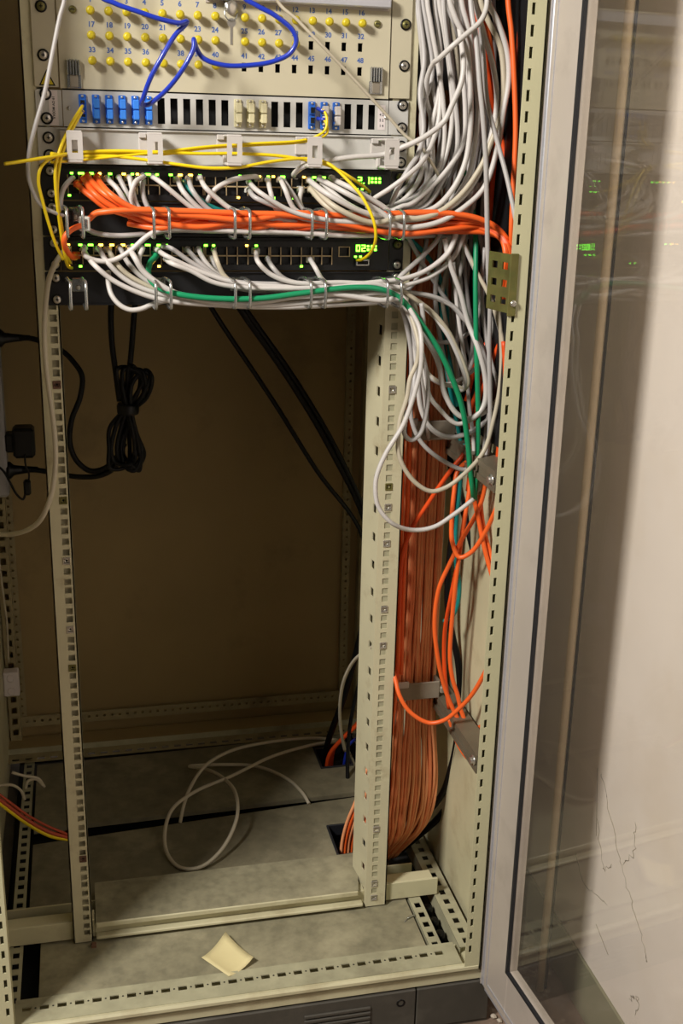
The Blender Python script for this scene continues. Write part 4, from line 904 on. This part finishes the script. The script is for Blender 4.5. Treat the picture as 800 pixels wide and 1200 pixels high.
# black coiled mains lead
cable('power_cable', 'black mains lead dropping from the equipment in a long S curve at left', C_BLK, 4.6, [(20,395,400),(38,397,390),(58,403,380),(74,412,370),(86,424,360),(96,440,350),(94,465,345),(84,492,340),(82,520,340),(90,540,338),(106,552,336),(124,548,330),(136,536,322),(146,520,316)])
cable('power_cable', 'black lead running from left plug under the rail to the coil', C_BLK, 4.6, [(20,551,400),(44,551,390),(70,556,372),(96,559,352),(118,557,338),(134,548,326),(142,535,318)])
cable('power_cable', 'left black lead hanging vertically into the coil', C_BLK, 4.6, [(133,330,300),(130,360,300),(131,400,302),(136,440,304),(140,470,306)])
cable('power_cable', 'right black lead hanging vertically into the coil', C_BLK, 4.6, [(160,330,300),(157,370,300),(153,420,302),(149,450,304),(146,475,306)])
coil = MB()
for i in range(6):
    a = (i-2.5); w = 6+abs(a)*3
    pts = [(150+a*1.6, 480, 300+i*3), (146+a*4.5-4, 500, 298+i*3), (138+a*5, 528, 296+i*3), (144+a*5, 546, 294), (157+a*3, 552-abs(a)*2, 294), (163+a*2, 535, 298+i), (157+a*1.5, 505, 300), (151+a*1.5, 480, 302),
           (148+a*3, 450, 300), (150+a*4.5, 432+abs(a)*2, 296), (160+a*5, 432, 296), (170+a*3, 442, 297), (166+a*2.5, 462, 300), (153+a*1.6, 479, 302)]
    pts = [(u+R.uniform(-3, 3)*(1 if abs(v-480) > 15 else .3), v+R.uniform(-5, 4)*(1 if abs(v-480) > 15 else 0), y+R.uniform(-8, 8)) for u, v, y in pts]; pts[-1] = (pts[0][0]+.5, pts[0][1], pts[0][2]+3)
    coil.tube(spline([P(*p) for p in pts], 6), 3.6, C_BLK, 8)
co_ = coil.build('power_cable'); tag(co_, 'black mains cable tied into a figure-eight coil hanging behind the rack', 'cable')
b = MB(); c0 = P(150, 479, 300); b.lathe((c0[0], 303, c0[2]-9), (0,0,1), [(0, 17), (4, 18), (14, 18), (18, 16)], BLACKG, 14); b.build('cable_tie', co_)
# power strip on the left with plugs
ps = thing('power_strip', 'grey upright power strip at the left edge inside the cabinet', 'power strip', (-125, 400, -330))
b = MB(); PSX = -98
b.box(-148, PSX, 385, 430, -330, 330, mat('grey_strip_housing', srgb(150, 148, 150), .5), 4); b.build('housing', ps)
for z in (-215, -115, 0, 100):
    b = MB(); b.lathe((-125, 385, z), (0,-1,0), [(0, 19), (1, 19), (1, 17), (.2, 16)], DARK, 20); b.build('socket', ps)
def plug_at(u, v, label, big=False):
    c = P(u, v, 400); b = MB()
    if big: b.box(c[0]-18, c[0]+18, 380, 420, c[2]-26, c[2]+26, BLACKG, 5); b.box(c[0]-30, c[0]-16, 385, 415, c[2]-16, c[2]+16, BLACKG, 3)
    else: b.lathe((PSX-2, 400, c[2]), (1,0,0), [(0, 15), (6, 15), (12, 9), (26, 7), (44, 5), (52, 4.6)], BLACKG, 16)
    return tag(b.build('power_plug'), label, 'plug')
plug_at(14, 396, 'black mains plug in the upper part of the grey power strip')
plug_at(14, 551, 'black mains plug below the square adapter in the power strip')
plug_at(28, 517, 'square black power adapter plugged in the grey power strip', True)
b = MB(); c0 = P(32, 571, 380); b.box(c0[0]-6, c0[0]+6, 372, 388, c0[2]-13, c0[2]+13, BLACKG, 3, Matrix.Identity(4)); tag(b.build('cable_switch'), 'small black inline block hanging under the square adapter', 'switch')
cable('power_cable', 'thin black lead from the left edge up to the small inline block', C_BLK, 2, [(-8,542,370),(4,552,370),(12,566,372),(20,580,374),(27,585,378),(30,578,380)])
cable('power_cable', 'thin black lead from the square adapter to the inline block', C_BLK, 1.6, [(29,532,380),(30,545,380),(34,556,380),(33,566,380)])
# white junction clamp lower left with wires
b = MB(); c0 = P(14, 800, 600); b.box(c0[0]-16, c0[0]+14, 590, 615, c0[2]-26, c0[2]+26, LABELM, 2)
for z in (-14, 14): b.lathe((c0[0]-1, 590, c0[2]+z), (0,-1,0), [(0, 8), (1, 8), (1, 6), (.3, 5.5)], LABELM, 16)
tag(b.build('junction_box'), 'small pale terminal box on the rear left corner post', 'junction box')
cable('wire', 'thin beige wire running down the left corner to the terminal box', C_BGE, 2, [(-2,650,600),(3,690,600),(8,730,600),(10,776,600)])
for i, (m_, dv, lb) in enumerate([(C_YEL, 4, 'yellow wire sloping in from the lower left behind the rail'), (C_RED, 0, 'red-brown wire sloping in from the lower left, above the yellow'), (C_RED, -6, 'thin red-brown wire highest of the three sloping ones')]):
    cable('wire', lb, m_, 3.4 if i < 2 else 2.2, [(-10,930+dv,130),(10,945+dv,140),(35,963+dv,150),(60,976+dv,160),(78,981+dv*.6,170),(92,986,178)])
for i, pts in enumerate(([(14,905,300),(28,909,300),(44,912,300),(52,922,310)], [(-4,921,300),(14,920,300),(24,926,300),(29,937,300)], [(30,924,300),(33,915,300),(42,913,300),(50,920,306)])):
    cable('wire', ['pale grey wire end at far lower left, upper one', 'pale striped wire end at far lower left, lower one', 'short pale wire looped between the two wire ends'][i], C_BGE, 2.6, pts)
# beige cable along the left rail
cable('network_cable', 'beige cable running down the face of the left mounting rail', C_BGE, 3.6, [(80,290,-20),(73,297,-34),(66,307,-36),(58,325,-26),(54,350,-16),(52,380,-14),(53,420,-14),(57,455,-14),(63,500,-14),(65,540,-14),(61,575,-16),(54,597,-18),(45,612,-10),(30,622,10),(12,626,40),(-10,626,60)])
# blue cord
cable('patch_cord', 'blue fibre cord looping in front of the numbered panel', C_BLUE, 3.0, [(115,-8,-60),(135,4,-62),(160,13,-64),(190,23,-64),(212,27,-60),(219,25,-54),(217,29,-52),(206,40,-56),(190,66,-60),(176,92,-56),(168,114,-46),(166,122,-36),(172,123,-34),(182,117,-44),(200,100,-60),(216,78,-70),(227,56,-70),(227,46,-66),(230,56,-62),(238,68,-62),(260,76,-64),(285,77,-66),(320,72,-70),(340,62,-74),(347,48,-76),(343,36,-76),(322,18,-74),(300,6,-70),(284,-6,-66)], n=8)
# yellow fibres
Yf = [
 ('yellow fibre cord from the upper half of the first blue coupler', [(97,123,-10),(95,127,-24),(88,138,-36),(77,158,-48),(70,176,-56),(65,195,-60),(66,230,-60),(70,262,-56),(76,300,-50),(80,312,-30),(84,314,-10)]),
 ('yellow fibre cord from the lower half of the first blue coupler', [(98,132,-10),(96,131,-22),(88,145,-36),(77,168,-48),(70,192,-54),(67,225,-56),(71,258,-54),(78,298,-46),(82,308,-26)]),
 ('outermost yellow fibre cord bowing left beside the first plastic ring', [(100,178,-30),(80,180,-46),(62,184,-62),(48,196,-70),(45,212,-70),(50,236,-68),(58,265,-64),(66,288,-58),(74,304,-48)]),
 ('yellow fibre cord with its loose end pointing out at far left', [(5,192,-92),(20,190,-86),(45,186,-76),(70,182,-60),(88,179,-40),(130,177,-34),(180,178,-32),(230,180,-32),(280,180,-32),(330,183,-32),(366,189,-34),(385,194,-40),(406,205,-50),(425,218,-36),(433,225,-12)]),
 ('yellow fibre cord sagging below the plastic rings in the middle', [(60,180,-66),(85,183,-40),(130,183,-34),(175,188,-38),(210,193,-46),(245,197,-48),(280,196,-46),(320,189,-40),(360,186,-34),(385,192,-46),(408,212,-60),(425,232,-72),(438,260,-80),(440,280,-74),(434,296,-50),(424,304,-24),(418,305,-8)]),
 ('yellow fibre cord from the upper right blue coupler behind the rings', [(372,127,-12),(380,131,-24),(383,140,-30),(381,152,-32),(370,160,-32),(350,165,-32),(300,168,-32),(240,172,-32),(190,178,-32),(130,184,-36),(90,188,-40),(60,190,-60)]),
 ('yellow fibre cord from the lower right blue coupler behind the rings', [(372,139,-12),(379,140,-22),(383,147,-28),(383,156,-30),(376,161,-30),(350,167,-30),(300,170,-28),(240,174,-28),(190,181,-28),(130,180,-30),(90,182,-34),(55,184,-60)]),
]
for i, (lb, pts) in enumerate(Yf):
    cb = cable('fibre_cable', lb, C_YEL, 2.1 if i < 5 else 1.7, pts)
    if i in (0, 1, 5, 6):
        e = Vector(P(*pts[0])); d = (Vector(P(*pts[1]))-e).normalized(); q = MB(); q.tube([e, e+d*6, e+d*15], 2.9, C_BLUE, 8, r_fn=lambda t: 1-.35*t); q.build('boot', cb)
# floor cable loop
cable('network_cable', 'pale beige cable lying in loose loops on the cabinet floor', C_BGE, 3.4,
   [PZ(211,964,-951)+(0,), PZ(215,945,-925)+(0,), PZ(222,925,-905)+(0,), PZ(240,898,-890)+(0,), PZ(270,880,-890)+(0,), PZ(320,869,-905)+(0,), PZ(370,865,-925)+(0,), PZ(396,868,-935)+(0,), PZ(370,872,-930)+(0,), PZ(320,886,-915)+(0,), PZ(270,910,-900)+(0,), PZ(228,928,-895)+(0,), PZ(202,948,-905)+(0,), PZ(193,975,-925)+(0,), PZ(196,1000,-942)+(0,), PZ(212,1017,-946)+(0,), PZ(235,1016,-943)+(0,), PZ(260,995,-930)+(0,), PZ(277,960,-905)+(0,), PZ(276,930,-895)+(0,), PZ(262,912,-900)+(0,), PZ(240,901,-915)+(0,), PZ(222,898,-925)+(0,), PZ(260,896,-932)+(0,), PZ(300,898,-935)+(0,), PZ(335,912,-938)+(0,), PZ(355,930,-940)+(0,), PZ(362,942,-948)+(0,)])
cable('network_cable', 'pale beige cable arching down behind the right rail to the rear floor', C_BGE, 3.2, [(440,756,200),(426,764,240),(412,778,300),(402,800,340),(398,830,380),(400,860,420),(404,880,450)])
# note
b = MB(); c4 = [PZ(236,1124,-951), PZ(264,1099,-951), PZ(297,1129,-951), PZ(268,1146,-951)]
n = 6; vs = []; fs = []
for i in range(n+1):
    for j in range(n+1):
        a, c = i/n, j/n; p = Vector(c4[0])*(1-a)*(1-c)+Vector(c4[1])*a*(1-c)+Vector(c4[2])*a*c+Vector(c4[3])*(1-a)*c
        vs.append((p.x, p.y, -951.5+6*(a-.4)**2*4+5*(c-.5)**2*(a)*3))
for t in (0, .4):
    k = len(vs) if t else 0
for i in range(n):
    for j in range(n):
        q = i*(n+1)+j; fs.append((q, q+1, q+n+2, q+n+1)); 
m0 = len(vs); vs += [(x, y, z-.5) for x, y, z in vs]; fs += [tuple(m0+a for a in f[::-1]) for f in fs]
for i in range(n):
    for a, c in ((i, i+1), (n*(n+1)+i+1, n*(n+1)+i), ((i+1)*(n+1), i*(n+1)), (i*(n+1)+n, (i+1)*(n+1)+n)): fs.append((a, c, m0+c, m0+a)[::-1])
b.add(vs, fs, PAPER, True); tag(b.build('paper_note'), 'small yellow paper note lying on the front floor plate', 'note')
b = MB(); c0 = PZ(110, 1109, -952); b.box(c0[0]-4, c0[0]+4, c0[1]-4, c0[1]+4, -953, -946, mat('rust', srgb(110, 78, 58), .7), 1); tag(b.build('cage_nut'), 'loose rusty cage nut on the floor at the left rail foot', 'nut')
b = MB(); b.tube(spline([PZ(474,1080,-952), PZ(480,1074,-950), PZ(486,1072,-951), PZ(478,1076,-950)], 5), .9, STEEL, 5); tag(b.build('wire_scrap'), 'tiny bent scrap of wire on the front floor plate', 'scrap')
